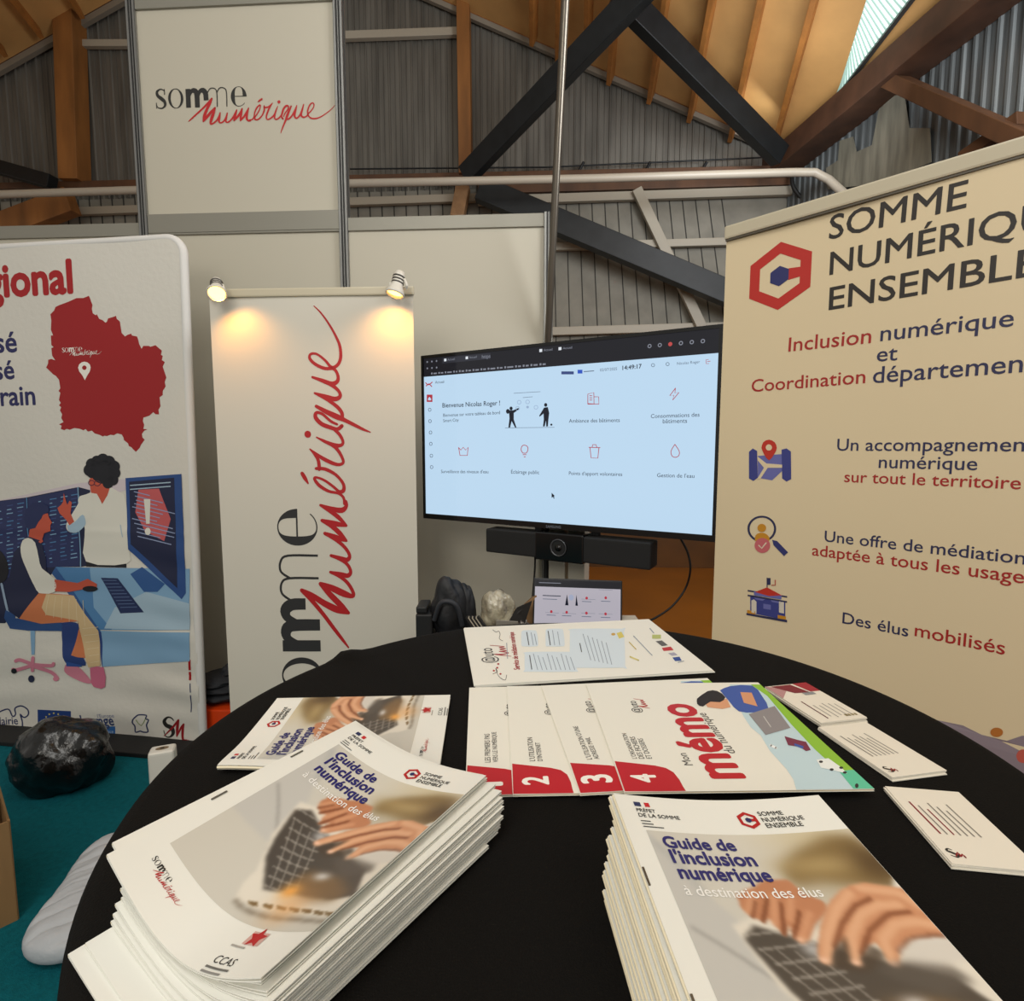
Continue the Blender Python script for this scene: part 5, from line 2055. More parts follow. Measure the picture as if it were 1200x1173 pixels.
def cover_print(sag, thick, cover):
    """title and logos, in cover coordinates; measured on both stacks"""
    loc = Frame((0, 0, 0), (1, 0, 0), (0, 1, 0), topf(sag, thick))
    A = Art(loc)
    A.conv = lambda x, y: FRc.uv(700 + x / 2.4, 920 + y / 2.4)
    b = ink('#23236b', .4)
    # title
    t0 = [A.conv(190, 172), A.conv(212, 213), A.conv(232, 257), A.conv(247, 302)]
    t1 = [A.conv(403, 195), A.conv(463, 240), A.conv(508, 284), A.conv(652, 331)]
    A.conv = lambda x, y: (x, y)
    for k, s in enumerate(('Guide de', "l'inclusion", 'numérique', 'à destination des élus')):
        v = (t0[k][1] + t1[k][1]) / 2
        A.text(s, (t0[k][0], v), (t1[k][0], v), b if k < 3 else ink('#f4f2ee', .4), 2, bold=.03 if k < 3 else .004)
    A.conv = lambda x, y: FRc.uv(700 + x / 2.4, 920 + y / 2.4)
    out = []

    def cut(nm):
        out.append((nm, list(A.it)))
        A.it.clear()
    cut('title')
    # prefecture block
    f0, f1 = A.conv(108, 62), A.conv(150, 62)
    u0_, v_ = f0[0], f0[1]
    A.conv = lambda x, y: (x, y)
    A.rect(u0_, v_ - .0003, u0_ + .0042, v_ + .0032, ink('#25305a'), 0)
    A.rect(u0_ + .0066, v_ - .0003, u0_ + .0098, v_ + .0032, ink('#c4202a'), 0)
    A.text('PRÉFET', (u0_, v_ - .0048), (u0_ + .0118, v_ - .0048), BLACK, 0, bold=.012)
    A.text('DE LA SOMME', (u0_, v_ - .0090), (u0_ + .0255, v_ - .0090), BLACK, 0, bold=.012)
    for k, L_ in enumerate((.006, .007, .0125)):
        A.stroke([(u0_, v_ - .0122 - k * .0022), (u0_ + L_, v_ - .0122 - k * .0022)], .0007, ink('#4a4a4a'), 0, 0, round_=False)
    cut('prefecture_mark')
    # emblem
    A.conv = lambda x, y: FRc.uv(700 + x / 2.4, 920 + y / 2.4)
    h = A.conv(429, 101)
    s0, s1 = A.conv(452, 92), A.conv(521, 92)
    A.metres(h[0], h[1], .0068)
    draw_hex(A, ink('#b3161b'), ink('#25275c'))
    A.conv = lambda x, y: (x, y)
    L_ = .0158
    A.text('SOMME', (h[0] + .0085, h[1] + .0032), (h[0] + .0085 + L_, h[1] + .0032), BLACK, 0, bold=.012)
    A.text('NUMÉRIQUE', (h[0] + .0085, h[1] - .0016), (h[0] + .0085 + L_ * 1.66, h[1] - .0016), BLACK, 0, bold=.012)
    A.text('ENSEMBLE', (h[0] + .0085, h[1] - .0064), (h[0] + .0085 + L_ * 1.44, h[1] - .0064), BLACK, 0, bold=.012)
    cut('emblem')
    # foot: two-word logo and the social-centre mark, measured on the left stack
    l0, l1 = FLc.uv(70 + 338 / 3.146, 800 + 648 / 3.146), FLc.uv(70 + 404 / 3.146, 800 + 737 / 3.146)
    k = math.dist(l0, l1) / 5.12
    A.metres(l0[0], l0[1], k)
    draw_logo(A, BLACK, RED)
    cut('logo')
    c0 = FLc.uv(70 + 561 / 3.146, 800 + 1030 / 3.146)
    c1 = FLc.uv(70 + 614 / 3.146, 800 + 1064 / 3.146)
    L_ = math.dist(c0, c1)
    A.metres()
    A.text('CCAS', c0, (c0[0] + L_, c0[1]), BLACK, 0)
    A.stroke([(c0[0] - .001, c0[1] - .0025), (c0[0] + L_ * 1.1, c0[1] - .0025)], .0011, ink('#6a6864'), 0, 0, round_=False)
    A.stroke([(c0[0] - .001, c0[1] - .005), (c0[0] + L_ * .9, c0[1] - .005)], .0011, ink('#8a8884'), 0, 0, round_=False)
    A.stroke([(c0[0], c0[1] + .0105), (c0[0] + L_ * .7, c0[1] + .0105)], .001, ink('#a5a19a'), 0, 0, round_=False)
    sx, sy = c0[0] + L_ * .75, c0[1] + .017
    A.poly([(sx + (r_) * math.sin(a), sy + r_ * math.cos(a)) for a, r_ in [(math.pi * j / 5, (.0062 if j % 2 == 0 else .0030)) for j in range(10)]], ink('#b3161b'), 1)
    A.rect(sx - .006, sy - .0045, sx + .006, sy + .0035, ink('#cfa39a'), 0)
    cut('social_centre_mark')
    for nm, it in out:
        A.it = it
        A.build(nm, None, eps=.0003, dl=.00012, maxlen=.006).parent = cover


def place_stack(label_fmt, side, Mtop, sag_top, edge, n, thick, zbase, fan, group):
    """bottom brochure lies on the cloth at zbase; the top one takes Mtop; fan(f, k) gives du, dv, dyaw"""
    top_loc, top_rot = Mtop.translation, Mtop.to_euler()
    ords = ['bottom', 'second', 'third', 'fourth', 'fifth', 'sixth', 'seventh', 'eighth', 'ninth', 'tenth', 'eleventh', 'twelfth', 'thirteenth', 'fourteenth', 'fifteenth', 'sixteenth']
    for k in range(n):
        f = k / (n - 1)
        du, dv, dy = fan(f, k)
        sg0 = sagf(sag_top * f, edge)

        def sgk(u, v, du=du, dv=dv, dy=dy, sg0=sg0):
            x, y = u - BW_ / 2, v - BH_ / 2
            return sg0(x * math.cos(dy) - y * math.sin(dy) + BW_ / 2 + du, x * math.sin(dy) + y * math.cos(dy) + BH_ / 2 + dv)
        pg, cv = brochure_meshes(sgk, thick, k, k == n - 1)
        pm, cm = mesh_only(pg, 'page_block'), mesh_only(cv, 'cover')
        o = bpy.data.objects.new('guide_brochure', pm)
        COL.objects.link(o)
        e = top_rot
        M = Matrix.Translation((top_loc.x, top_loc.y, 0)) @ Matrix.Rotation(e.z, 4, 'Z') @ Matrix.Translation((du + BW_ / 2, dv + BH_ / 2, 0)) @ Matrix.Rotation(dy, 4, 'Z') @ Matrix.Translation((-BW_ / 2, -BH_ / 2, 0))
        M = Matrix.Translation((0, 0, zbase + (top_loc.z - thick - zbase) * f)) @ M
        M = M @ Matrix.Rotation(e.x * f, 4, 'X') @ Matrix.Rotation(e.y * f, 4, 'Y')
        o.matrix_world = M
        top = k == n - 1
        if top:
            lab = label_fmt[0]
        elif k == 0:
            lab = label_fmt[1]
        else:
            lab = label_fmt[2] % ords[k]
        tag(o, lab, 'brochure', group)
        c = bpy.data.objects.new('cover', cm)
        COL.objects.link(c)
        c.parent = o
        if top:
            sg = sagf(sag_top, edge)
            ph = bpy.data.objects.new('cover_photograph', photo_mesh(sg, thick))
            COL.objects.link(ph)
            ph.parent = c
            cover_print(sg, thick, c)
        # staples on the fold
        if top:
            for vv_ in (.35, .68):
                m = MB()
                m.box((0.0008, BH_ * vv_, thick * 1.8 + .0002), (.0011, .011, .0006), mat('staple_wire', '#77756f', .3, .8))
                s = m.build('staple')
                s.parent = c
    return


def fanL(f, k):
    r = random.Random(100 + k)
    # the pile twists and spreads towards the cloth
    steps = [(.006, -.028), (.010, -.021), (.010, -.008), (.011, -.006), (.012, -.007), (.013, -.004), (.012, -.005), (.013, -.002), (.012, .000), (.012, -.001), (.010, .002), (.004, .004), (-.004, .006), (-.006, .005), (0, 0)]
    du, dv = steps[min(k, 14)]
    return (du, dv, -0.115 * (1 - f) ** .8)


def fanR(f, k):
    r = random.Random(300 + k)
    if f > .999:
        return (0, 0, 0)
    return (-.002 - .006 * (1 - f) + r.uniform(-.0015, .0015), -.004 - .006 * (1 - f) + r.uniform(-.002, .002) + (.006 if k in (12, 13) else 0), r.uniform(-.006, .006) - .01)


place_stack(('guide brochure on top of the left stack, hands photo uncovered', 'bottom guide brochure of the left stack, lying on the black cloth', 'guide brochure in the left stack, %s from the bottom'), 'left', MLt, SAG_L, 1.0, 15, .0013, ZT + .001, fanL, 'guide brochures stacked at the left')
place_stack(('guide brochure on top of the right stack, hands photo uncovered', 'bottom guide brochure of the right stack, lying on the black cloth', 'guide brochure in the right stack, %s from the bottom'), 'right', MRt, SAG_R, 0.0, 15, .0017, ZT + .001, fanR, 'guide brochures stacked at the right')

# the loose brochure behind the left stack: printed side up, turned a quarter
zt_ = ZT + .0008
la, lb_, ld = onz(255, 907, zt_), onz(329, 824, zt_), onz(530, 820, zt_)
vax = (la - lb_).normalized()                 # page "down" runs towards the right in the picture
# local u (page right) runs from near-left to far-left; local v (page up) runs to the left
uax = (lb_ - la)
vdir = (lb_ - ld)
yaw = math.atan2(uax.y, uax.x)
flat_sag = lambda u, v: 0.0007 * math.sin(3 * u / BW_) + .004 * math.exp(-((u) / .03) ** 2 - ((v - BH_) / .05) ** 2)
pg, cv = brochure_meshes(flat_sag, .0022, 9, True)
o = pg.build('guide_brochure')
cen = (la + ld) / 2
yv = math.atan2(vdir.y, vdir.x) - math.pi / 2
o.matrix_world = Matrix.Translation((la.x, la.y, ZT + .0008)) @ Matrix.Rotation(yv, 4, 'Z') @ Matrix.Translation((0, -BH_, 0))
tag(o, 'loose guide brochure lying sideways, half hidden behind the left stack', 'brochure')
c = cv.build('cover')
c.parent = o
ph = bpy.data.objects.new('cover_photograph', photo_mesh(flat_sag, .0022))
COL.objects.link(ph)
ph.parent = c
cover_print(flat_sag, .0022, c)

# ================================================================== MEMO BOOKLETS, FANNED
ms = 0.200
red_t = ink('#bf1a26', .4)
card_m = mat('memo_cover', '#efece0', .38)
edge_m = mat('kraft_edge', '#cbb893', .6)
near = [(545, 933), (601, 931), (680, 930), (732, 928)]
far = [(550, 806), (594, 803), (635, 806), (688, 805)]
labs = ['memo booklet with a white 1 on its red corner', 'memo booklet with a white 2 on its red corner', 'memo booklet with a white 3 on its red corner', 'memo booklet with a white 4, uppermost of the fan, title in full view']
titles = [['LES PREMIERS PAS', 'VERS LE NUMÉRIQUE'], ["L'UTILISATION", "D'INTERNET"], ["L'UTILISATION D'UNE", 'ADRESSE MAIL'], ["L'ORGANISATION", 'DES FICHIERS', 'ET DOSSIERS']]


def auto_num(A, x, y, s, dk, rd_):
    """the small '@uto Num' mark, reading along +x in the current metres frame"""
    A.text('@uto', (x, y), (x + s, y), dk, 1, hs=1.1)
    for S in ([(x + s * .35, y - s * .42, .03 * s), (x + s * .5, y - s * .1, .05 * s), (x + s * .55, y - .02 * s, .04 * s)], [(x + s * .55, y - .02 * s, .04 * s), (x + s * .52, y - .25 * s, .06 * s), (x + s * .6, y - .38 * s, .05 * s), (x + s * .72, y - .18 * s, .05 * s)],
              [(x + s * .72, y - .18 * s, .04 * s), (x + s * .74, y - .36 * s, .04 * s), (x + s * .86, y - .2 * s, .04 * s), (x + s * .9, y - .36 * s, .04 * s), (x + s * 1.0, y - .2 * s, .04 * s), (x + s * 1.05, y - .34 * s, .04 * s), (x + s * 1.2, y + .02 * s, .03 * s)]):
        A.stroke(S, .04 * s, rd_, 1, 4)


for k in range(4):
    zk = ZT + .0005 + .0021 * k
    n_, f_ = onz(*near[k], zk + .002), onz(*far[k], zk + .002)
    rgt = (f_ - n_).normalized()
    u_ax = Vector((rgt.y, -rgt.x, 0))           # to the right in the picture
    o0 = Vector((n_.x, n_.y, zk))
    th = .0019
    bk_ = thing('memo_booklet', labs[k], 'booklet', tuple(o0), 'memo booklets fanned on the cloth')
    Fm = Frame(o0 + UPV * th, u_ax, rgt)
    m = MB()
    m.box(Fm.at(ms / 2, ms / 2, -th / 2), (ms - .001, ms - .001, th * .7), edge_m, (Fm.u, Fm.v, Fm.n))
    m.build('page_block', bk_)
    m = MB()
    m.box(Fm.at(ms / 2, ms / 2, -.0002), (ms, ms, .0004), card_m, (Fm.u, Fm.v, Fm.n))
    m.box(Fm.at(ms / 2, ms / 2, -th + .0002), (ms, ms, .0004), card_m, (Fm.u, Fm.v, Fm.n))
    cvr = m.build('cover', bk_)
    Fp = Frame(Fm.o, Fm.u, Fm.v)
    # art in page coordinates measured on booklet 4, applied to each booklet
    if k == 0:
        n4, f4 = onz(*near[3], ZT + .0088), onz(*far[3], ZT + .0088)
        r4 = (f4 - n4).normalized()
        F4 = Frame(n4, Vector((r4.y, -r4.x, 0)), r4)
    A = Art(Fp)
    A.conv = lambda x, y: F4.uv(540 + x / 3.871, 715 + y / 3.871)
    A.poly([(698, 685), (880, 705), (930, 716), (965, 736), (992, 770), (1008, 800), (1022, 822), (745, 822), (742, 815)], red_t, 0)
    A.conv = lambda x, y: (x, y)
    c0 = F4.uv(540 + 893 / 3.871, 715 + 782 / 3.871)
    A.text('1234'[k], c0, (c0[0], c0[1] + (.0056 if k == 0 else .0118)), ink('#f6f2ea'), 1, bold=.03, hs=1.25 if k else 1.35)
    for q, s in enumerate(titles[k]):
        a = F4.uv(540 + (800 + 34 * q) / 3.871, 715 + 674 / 3.871)
        A.text(s, a, (a[0], a[1] + len(s) * .00305), ink('#4b4642'), 1, hs=1.15)
    # mark near the far edge: reading away from the viewer
    a = F4.uv(540 + 820 / 3.871, 715 + 465 / 3.871)
    B = A.conv
    A.conv = (lambda a: (lambda x, y: (a[0] - y, a[1] + x)))(a)
    auto_num(A, 0, 0, .026, ink('#332f33'), ink('#b3161b'))
    A.conv = lambda x, y: F4.uv(780 + x / 2.857, 770 + y / 2.857)
    q0_, q1_ = A.conv(266, 407), A.conv(84, 150)
    q2_, q3_ = A.conv(236, 322), A.conv(161, 188)
    q4_, q5_ = A.conv(92, 362), A.conv(72, 322)
    A.conv = lambda x, y: (x, y)
    A.text('mémo', q0_, (q0_[0], q0_[1] + math.dist(q0_, q1_) * .97), red_t, 1, bold=.032, hs=1.1)
    A.text('du numérique', q2_, (q2_[0], q2_[1] + math.dist(q2_, q3_)), ink('#4b4642'), 1)
    A.text('Mon', q4_, (q4_[0], q4_[1] + math.dist(q4_, q5_)), ink('#4b4642'), 1)
    A.conv = lambda x, y: F4.uv(780 + x / 2.857, 770 + y / 2.857)
    A.poly([(215, 92), (235, 150), (262, 200), (285, 235), (318, 262), (350, 315), (405, 375), (428, 410), (440, 452), (720, 460), (300, 92)], ink('#c4dbe2'), 0)
    A.poly([(285, 92), (325, 92), (720, 462), (660, 462), (600, 400), (500, 310), (420, 225), (340, 130)], ink('#8fc23a'), 1)
    A.poly([(580, 382), (632, 378), (722, 462), (645, 462)], ink('#5fc7a2'), 2)
    A.poly([(182, 112), (215, 98), (290, 96), (322, 130), (345, 175), (300, 186), (245, 182), (214, 150)], ink('#3c5aa8'), 2, smooth=2)
    A.poly([(250, 118), (288, 120), (308, 166), (262, 154)], ink('#d99a72'), 3)
    A.poly([(105, 140), (140, 115), (172, 114), (200, 135), (182, 152), (150, 150), (125, 166), (106, 158)], ink('#1d1a20'), 3, smooth=2)
    A.poly([(130, 150), (205, 140), (218, 168), (190, 174), (140, 168)], ink('#dca07a'), 2)
    A.poly([(278, 192), (365, 165), (418, 238), (335, 262)], ink('#8f8a8c'), 4)
    A.stroke([(328, 200), (352, 235)], 3, ink('#c9c6c4'), 5, 0)
    A.poly([(398, 266), (440, 278), (470, 285), (486, 312), (470, 316), (450, 302), (410, 296)], ink('#7a2f4a'), 4)
    A.poly([(430, 290), (462, 300), (460, 308), (432, 298)], ink('#3c5aa8'), 5)
    A.stroke([(352, 296), (370, 305)], 8, ink('#f2f4f4'), 2)
    A.poly([(505, 345), (545, 340), (590, 372), (608, 392), (560, 380), (520, 372)], ink('#eef2ee'), 4)
    for x, y in ((520, 352), (556, 378), (588, 372), (600, 388)):
        A.ell(x, y, 7, 4, ink('#2a2a2e'), 5, 10)
    A.ell(640, 432, 6, 8, ink('#2a2a2e'), 4, 10)
    A.build('cover_print', cvr, eps=.0002, dl=.00008, keep=(.0002, ms - .0002, .0002, ms - .0002))

# ================================================================== A4 FLYERS (a neat pile of sheets)
fl0, fl1, fl3 = onz(556, 803, ZT + .004), onz(831, 786, ZT + .004), onz(557, 736, ZT + .004)
fu = Vector((fl1.x - fl0.x, fl1.y - fl0.y, 0)).normalized()
fo = Vector((fl0.x, fl0.y, ZT + .0006))
for k in range(4):
    th = .0008
    yk = [0.004, -0.003, 0.002, 0.0][k]
    uu = Vector((fu.x * math.cos(yk) - fu.y * math.sin(yk), fu.x * math.sin(yk) + fu.y * math.cos(yk), 0))
    Fk = Frame(fo + UPV * (k * .0009 + th) + fu * [.001, .0018, -.0006, 0][k], uu, UPV.cross(uu))
    fy = thing('flyer', ['A4 flyer at the bottom of the small pile at the far edge', 'A4 flyer in the far pile, second from the bottom', 'A4 flyer in the far pile, just under the top sheet', 'A4 flyer on top of the far pile, printed with pale blue boxes'][k], 'flyer', tuple(Fk.o), 'flyers in the far pile')
    m = MB()
    m.box(Fk.at(.1485, .1035, -th / 2), (.297, .207, th), paper, (Fk.u, Fk.v, Fk.n))
    sh = m.build('paper_sheet', fy)
    if k < 3:
        continue
    A = Art(Fk).crop(540, 715, 3.871)
    dk, rd_, pb_ = ink('#3a3638'), ink('#a8232a'), ink('#d7e4ee')
    lnk = ink('#8e98a8')
    a = A.conv(160, 238)
    cv_ = A.conv
    A.conv = (lambda a: (lambda x, y: (a[0] - y, a[1] + x)))(a)
    auto_num(A, 0, 0, .052, dk, rd_)
    A.conv = cv_
    A.text('Service de médiation numérique', (268, 270), (240, 100), rd_, 1, bold=.02)
    A.stroke([(212, 220), (208, 150)], 3, lnk, 1, 0)
    A.stroke([(145, 90), (160, 100), (172, 96), (178, 110), (175, 130), (190, 140)], 2, dk, 1)
    A.stroke([(146, 290), (165, 280), (158, 265), (172, 300), (200, 318), (208, 295)], 2, dk, 1)
    for x, y in ((150, 275), (165, 262), (180, 290), (170, 245)):
        A.ell(x, y, 5, 4, rd_, 1, 10)
    for (x0, y0, x1, y1) in ((275, 92, 345, 165), (385, 85, 465, 165), (290, 190, 520, 280), (495, 85, 740, 262)):
        A.poly([(x0, y0 + 8), (x0 + 10, y0), (x1 - 12, y0), (x1, y0 + 10), (x1 + 6, y1 - 10), (x1 - 6, y1), (x0 + 12, y1), (x0, y1 - 8)], pb_, x0 / 900., smooth=2)
    for (x, y0, y1, b_) in ((305, 100, 160, 1), (325, 102, 160, 0), (340, 108, 158, 0), (402, 95, 160, 1), (422, 92, 160, 0), (445, 98, 160, 0), (318, 205, 270, 1)):
        A.stroke([(x + 4, y1), (x - 6, y0)], 4 if b_ else 3, dk if b_ else lnk, 1, 0, round_=False)
    for j in range(9):
        x = 345 + j * 21
        A.stroke([(x + 4, 272), (x - 16, 198 + (j % 3) * 8)], 3, lnk, 1, 0, round_=False)
    A.stroke([(548, 190), (540, 152)], 4, dk, 1, 0)
    for j in range(6):
        x = 578 + j * 21
        A.stroke([(x + 12 - j * 2, 228 + j * 4), (x - 24, 108 + j * 8)], 3, lnk, 1, 0, round_=False)
    A.poly([(706, 105), (728, 98), (742, 122), (718, 130)], ink('#d8c860'), 1)
    A.ell(692, 110, 10, 6, ink('#c9a04a'), 1, 12)
    A.stroke([(795, 178), (764, 146)], 4, ink('#c9b04a'), 1, 0)
    A.stroke([(768, 212), (806, 228)], 6, ink('#ddd07a'), 1, 0)
    A.stroke([(868, 206), (784, 118)], 3.5, lnk, 1, 0)
    A.stroke([(875, 104), (858, 84)], 4, lnk, 1, 0)
    A.rect(868, 112, 908, 130, ink('#b7bf72'), 1)
    A.poly([(884, 142), (912, 138), (940, 160), (912, 164)], ink('#5d5a58'), 1)
    A.poly([(912, 172), (952, 166), (966, 182), (920, 186)], ink('#c02a30'), 1)
    A.poly([(940, 196), (968, 192), (984, 204), (958, 208)], ink('#a9a6b8'), 1)
    A.poly([(960, 216), (992, 212), (1002, 230), (972, 232)], ink('#2d4a96'), 1)
    A.stroke([(985, 238), (1012, 232)], 3, lnk, 1, 0)
    A.build('flyer_print', sh, eps=.0002, dl=.0001)

# ================================================================== BUSINESS CARDS, three piles
CWD, CHT = 0.0545, 0.085
piles = [
    ((962, 847), (1012, 838), (895, 804), 6, 'far', 'maroon patterned back of the far card pile'),
    ((1046, 911), (1107, 903), (962, 854), 4, 'middle', ''),
    ((1116, 1012), (1213, 1019), (1037, 921), 4, 'near', ''),
]
maroon = ink('#7c1f2e')
names = ['far pile with maroon pattern', 'middle pile', 'near pile at the right table edge']
for pi, (nl, nr, fl_, n, nm, _) in enumerate(piles):
    th = .0009
    ztop = ZT + .0006 + n * th
    a, c_ = onz(*nl, ztop), onz(*fl_, ztop)
    vdir_ = (c_ - a).normalized()
    ud = Vector((vdir_.y, -vdir_.x, 0))
    rgen = random.Random(40 + pi)
    for k in range(n):
        y_ = rgen.uniform(-.012, .012) if k < n - 1 else 0
        v2 = Vector((vdir_.x * math.cos(y_) - vdir_.y * math.sin(y_), vdir_.x * math.sin(y_) + vdir_.y * math.cos(y_), 0))
        u2 = Vector((v2.y, -v2.x, 0))
        sh_ = (ud * rgen.uniform(-.0008, .0008) + vdir_ * rgen.uniform(-.0012, .0008)) if k < n - 1 else Vector((0, 0, 0))
        Fk = Frame(Vector((a.x, a.y, ZT + .0006 + (k + 1) * th)) + sh_, u2, v2)
        ord_ = 'top' if k == n - 1 else ['bottom', 'second', 'third', 'fourth', 'fifth'][k]
        lab = ('white business card on top of the %s' % names[pi]) if k == n - 1 else ('white business card, %s from the cloth, %s' % (ord_ if k else 'first', names[pi]))
        cd = thing('business_card', lab, 'business card', tuple(Fk.o), 'business cards in the ' + nm + ' pile')
        m = MB()
        m.box(Fk.at(CWD / 2, CHT / 2, -th * .45), (CWD, CHT, th * .85), mat('card_stock', '#ece5d6', .5), (Fk.u, Fk.v, Fk.n))
        bd = m.build('card', cd)
        if k < n - 1:
            continue
        A = Art(Fk)
        lk, rk = ink('#8a837c'), ink('#8c2a34')
        if pi == 0:
            A.poly([(.0, CHT * .64), (.018, CHT * .84), (.002, CHT), (0, CHT)], ink('#b98a8a'), 0)
            A.poly([(.006, CHT * .98), (.022, CHT * .74), (.040, CHT * .72), (.032, CHT * .98)], maroon, 1)
            A.poly([(.036, CHT), (.042, CHT * .74), (CWD, CHT * .74), (CWD, CHT)], ink('#a11f30'), 0)
            A.poly([(.030, CHT * .66), (.044, CHT * .66), (.044, CHT * .73), (.030, CHT * .73)], ink('#8d8f92'), 1)
            for q in range(6):
                A.stroke([(.014 + q * .0062, .006 + .003 * (q % 2)), (.014 + q * .0062, .036 - .002 * (q % 3) + (.008 if q == 0 else 0))], .0016 if q == 0 else .001, ink('#6a3a40') if q == 0 else lk, 0, 0, round_=False)
            for q in range(4):
                A.rect(.036 + q * .0038, .006, .0385 + q * .0038, .010, ink('#8a7a4a'), 0)
        else:
            for q in range(7):
                x = .006 + q * .0044
                A.stroke([(x + .004, .030), (x + .002, .066 - .004 * (q % 3))], .0011 if q else .0014, rk if q in (0, 2) and pi == 2 else lk, 0, 0, round_=False)
            # little two-letter mark in the near corner
            A.stroke([(.0075, .0135, .0006), (.0055, .0145, .001), (.004, .0125, .0018), (.0065, .0105, .002), (.0085, .0085, .0018), (.007, .0065, .001), (.004, .008, .0006)], .001, BLACK, 0)
            A.stroke([(.0065, .007, .0006), (.0100, .0115, .0012), (.0095, .0070, .0012), (.0120, .0100, .001), (.0122, .0068, .001)], .001, ink('#8e141c'), 1, 2)
        A.build('card_print', bd, eps=.0002, dl=.0001)

# ================================================================== THINGS ON THE FLOOR AT THE LEFT
# bin bag
bagm = mat('shiny_black_plastic', '#0a0a0b', 0.25, bump=(22, .7), spec=0.6)
g0 = onz(62, 930, 0)


def bag_sq(co, n):
    z = co.z
    return Vector((co.x, co.y, max(z, -.115)))


bb = lump('bin_bag', (g0.x + .0, g0.y + .06, .118), (.19, .14, .165), bagm, 'slumped shiny black bin bag on the carpet before the display wall', 'bag', 31, .17, 3.0, squash=bag_sq)
sub = bb.modifiers.new('crumple', 'DISPLACE')
tx = bpy.data.textures.new('crumple', 'CLOUDS')
tx.noise_scale = .05
tx.noise_depth = 2
sub.texture = tx
sub.strength = .018
sub.mid_level = .6

# white box with oval opening
g1 = onz(178, 968, 0)
Yb = 1.93
tb = atY(184, 882, Yb)
hb = tb.z
wb = thing('white_box', 'slim white box with an oval hole in its top, beside the table', 'box', (tb.x, Yb + .03, 0))
m = MB()
aX = Vector((.93, .36, 0)).normalized()
aY2 = Vector((-.36, .93, 0)).normalized()
m.box((tb.x, Yb + .03, hb / 2), (.085, .06, hb), mat('white_box_card', '#d9d6cc', .45), (aX, aY2, UPV))
m.build('body', wb, bevel=.012, seg=3)
m = MB()
hv = [(Vector((tb.x, Yb + .03, hb + .0008)) + aX * (.022 * math.cos(2 * math.pi * k / 24)) + aY2 * (.012 * math.sin(2 * math.pi * k / 24))) for k in range(24)]
m.add(hv, [tuple(range(24))], mat('brown_card_ring', '#7d6b52', .7))
hv2 = [(Vector((tb.x, Yb + .03, hb + .0014)) + aX * (.008 * math.cos(2 * math.pi * k / 24)) + aY2 * (.005 * math.sin(2 * math.pi * k / 24))) for k in range(24)]
m.add(hv2, [tuple(range(24))], mat('dark_hole', '#2b2620', .8))
m.build('opening', wb)

# folded dark clothes on an orange box, behind
g2 = atY(250, 838, 2.5)
m = MB()
m.box((g2.x + .01, g2.y + .08, .068), (.22, .22, .132), mat('orange_red_plastic', '#e2450f', .45))
tag(m.build('orange_crate', bevel=.006), 'bright orange box on the floor between display wall and ivory banner', 'box')
cl = mat('dark_grey_fabric', '#2a2c31', .85, bump=(30, .5))
jk = thing('folded_jacket', 'folded dark grey jacket on the orange box', 'jacket', (g2.x, g2.y + .08, .135))
for k in range(3):
    lump('fold', (g2.x + .005 - .006 * k, g2.y + .085, .165 + k * .038), (.115 - .006 * k, .10, .030), cl, None, None, 60 + k, .25, 3, jk)
lump('hood', (g2.x + .035, g2.y + .10, .275), (.035, .05, .035), cl, None, None, 66, .3, 3, jk)

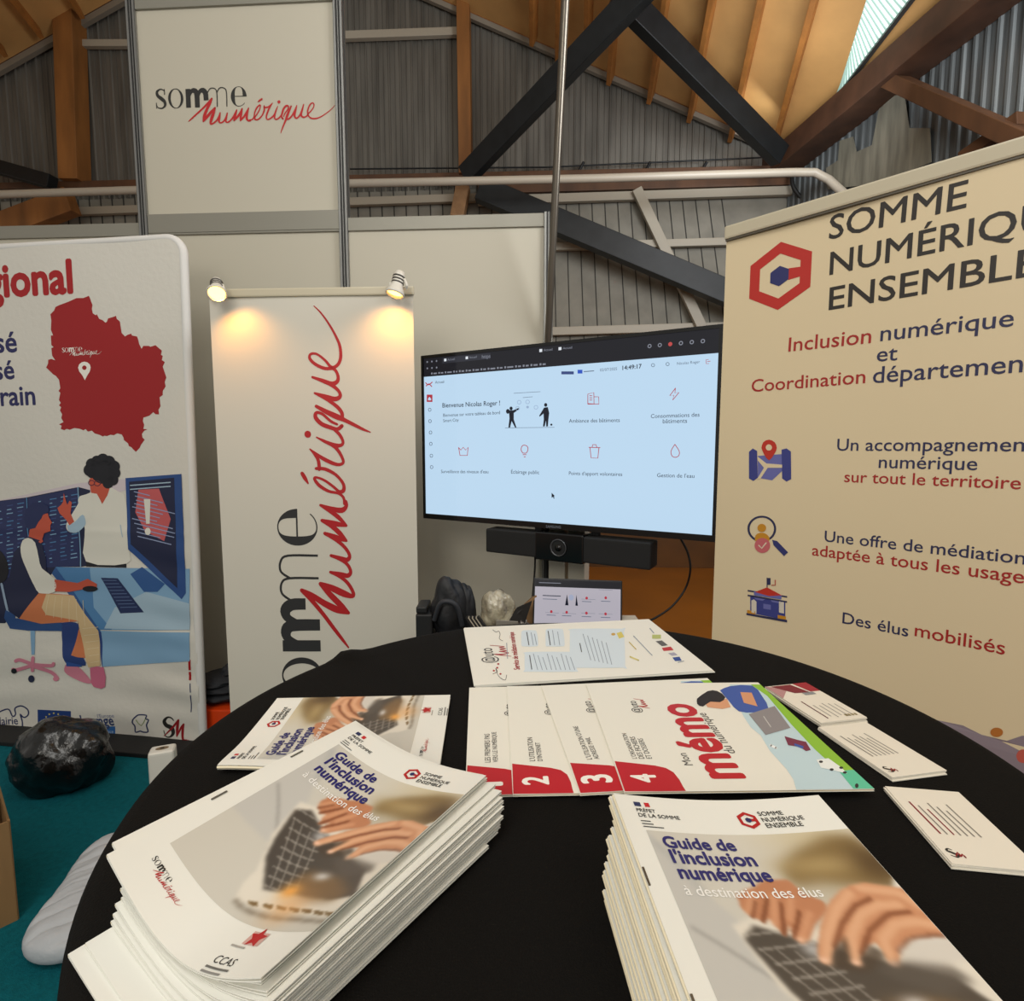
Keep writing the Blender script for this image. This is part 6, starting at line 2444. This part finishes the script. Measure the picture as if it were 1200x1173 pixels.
# cardboard box
cw = Vector((.66, .75, 0)).normalized()
cn = Vector((.75, -.66, 0)).normalized()
cbm = mat('brown_cardboard', '#8d6c44', .75, noise=(14, .12, (1, 1, .2)))
kr = onz(21, 1078, 0)
hb2 = atY(19, 962, kr.y).z
cdb = thing('cardboard_box', 'open brown cardboard box with upright flaps at the left edge', 'box', tuple(kr - cw * .2))
cc = kr - cw * .2 - cn * .16
m = MB()
t_ = .006
for (c, sz) in ((cc + cn * .16, (.40, t_, hb2)), (cc - cn * .16, (.40, t_, hb2)), (cc + cw * .2, (t_, .32, hb2)), (cc - cw * .2, (t_, .32, hb2))):
    m.box((c.x, c.y, hb2 / 2), sz, cbm, (cw, cn, UPV))
m.box((cc.x, cc.y, .006), (.4, .32, .008), cbm, (cw, cn, UPV))
m.build('carton', cdb)
for (c, ax1, nrm, ln, hh) in ((cc + cw * .2, cn, cw, .30, .13), (cc - cn * .16, cw, -cn, .38, .15)):
    m = MB()
    up2 = (UPV + nrm * -.12).normalized()
    ctr = Vector((c.x, c.y, hb2)) + up2 * (hh / 2)
    m.box(ctr, (ln, .005, hh), cbm, (ax1, ax1.cross(up2), up2))
    m.build('flap', cdb)
m = MB()
q = kr - cw * .035 + cn * .001
m.box((q.x, q.y, hb2 * .56), (.03, .002, .05), mat('black_print', '#2a241d', .7), (cw, cn, UPV))
m.build('printed_symbol', cdb)
inner = thing('paper_roll_bundle', 'bundle of ochre paper rolls standing in the cardboard box', 'paper', (cc.x, cc.y, .01))
for k, (a, b) in enumerate(((.12, -.05), (.15, .03), (.10, .07), (.06, -.02))):
    m = MB()
    q = cc + cw * a + cn * b
    m.tube([(q.x, q.y, .011), (q.x, q.y, hb2 + .08 + .03 * (k % 2))], .026, mat('ochre_paper', '#a07a3a', .7), 14)
    m.build('paper_roll', inner)

# grey padded cover lying on the carpet beside the table
gp = mat('light_grey_padding', '#b4b8bd', .7, bump=(40, .3))
ga, gb = onz(104, 992, .03), onz(24, 1142, .03)
gax = (gb - ga)
gL = gax.length
gax.normalize()
gpp = Vector((-gax.y, gax.x, 0))
if gpp.x < 0:
    gpp = -gpp
m = MB()


def pad(i, j):
    x = 2 * i - 1
    an = 2 * math.pi * j
    wd = .15 * (max(0.0, 1 - abs(x) ** 4)) ** .5
    f = (max(0.0, 1 - abs(x) ** 6)) ** .4
    cx, cz = math.cos(an), math.sin(an)
    sx = math.copysign(abs(cx) ** .6, cx) * wd
    sz = math.copysign(abs(cz) ** .8, cz) * .042 * f
    if cz > 0:
        sz *= 1 + .16 * abs(math.sin(23 * i + 3 * cx)) - .10 * math.exp(-((((i * 9 + .5 * cx) % 1) - .5) / .09) ** 2) * 2 + .06 * math.sin(19 * i - 9 * cx)
    P = ga + gax * (gL / 2 + x * gL / 2) + gpp * (.125 + sx + .02 * math.sin(5 * i))
    return Vector((P.x, P.y, .045 + sz))


m.grid(pad, 110, 36, gp)
pc = m.build('padded_cover')
tag(pc, 'light grey quilted cover lying on the teal carpet beside the table', 'cover')
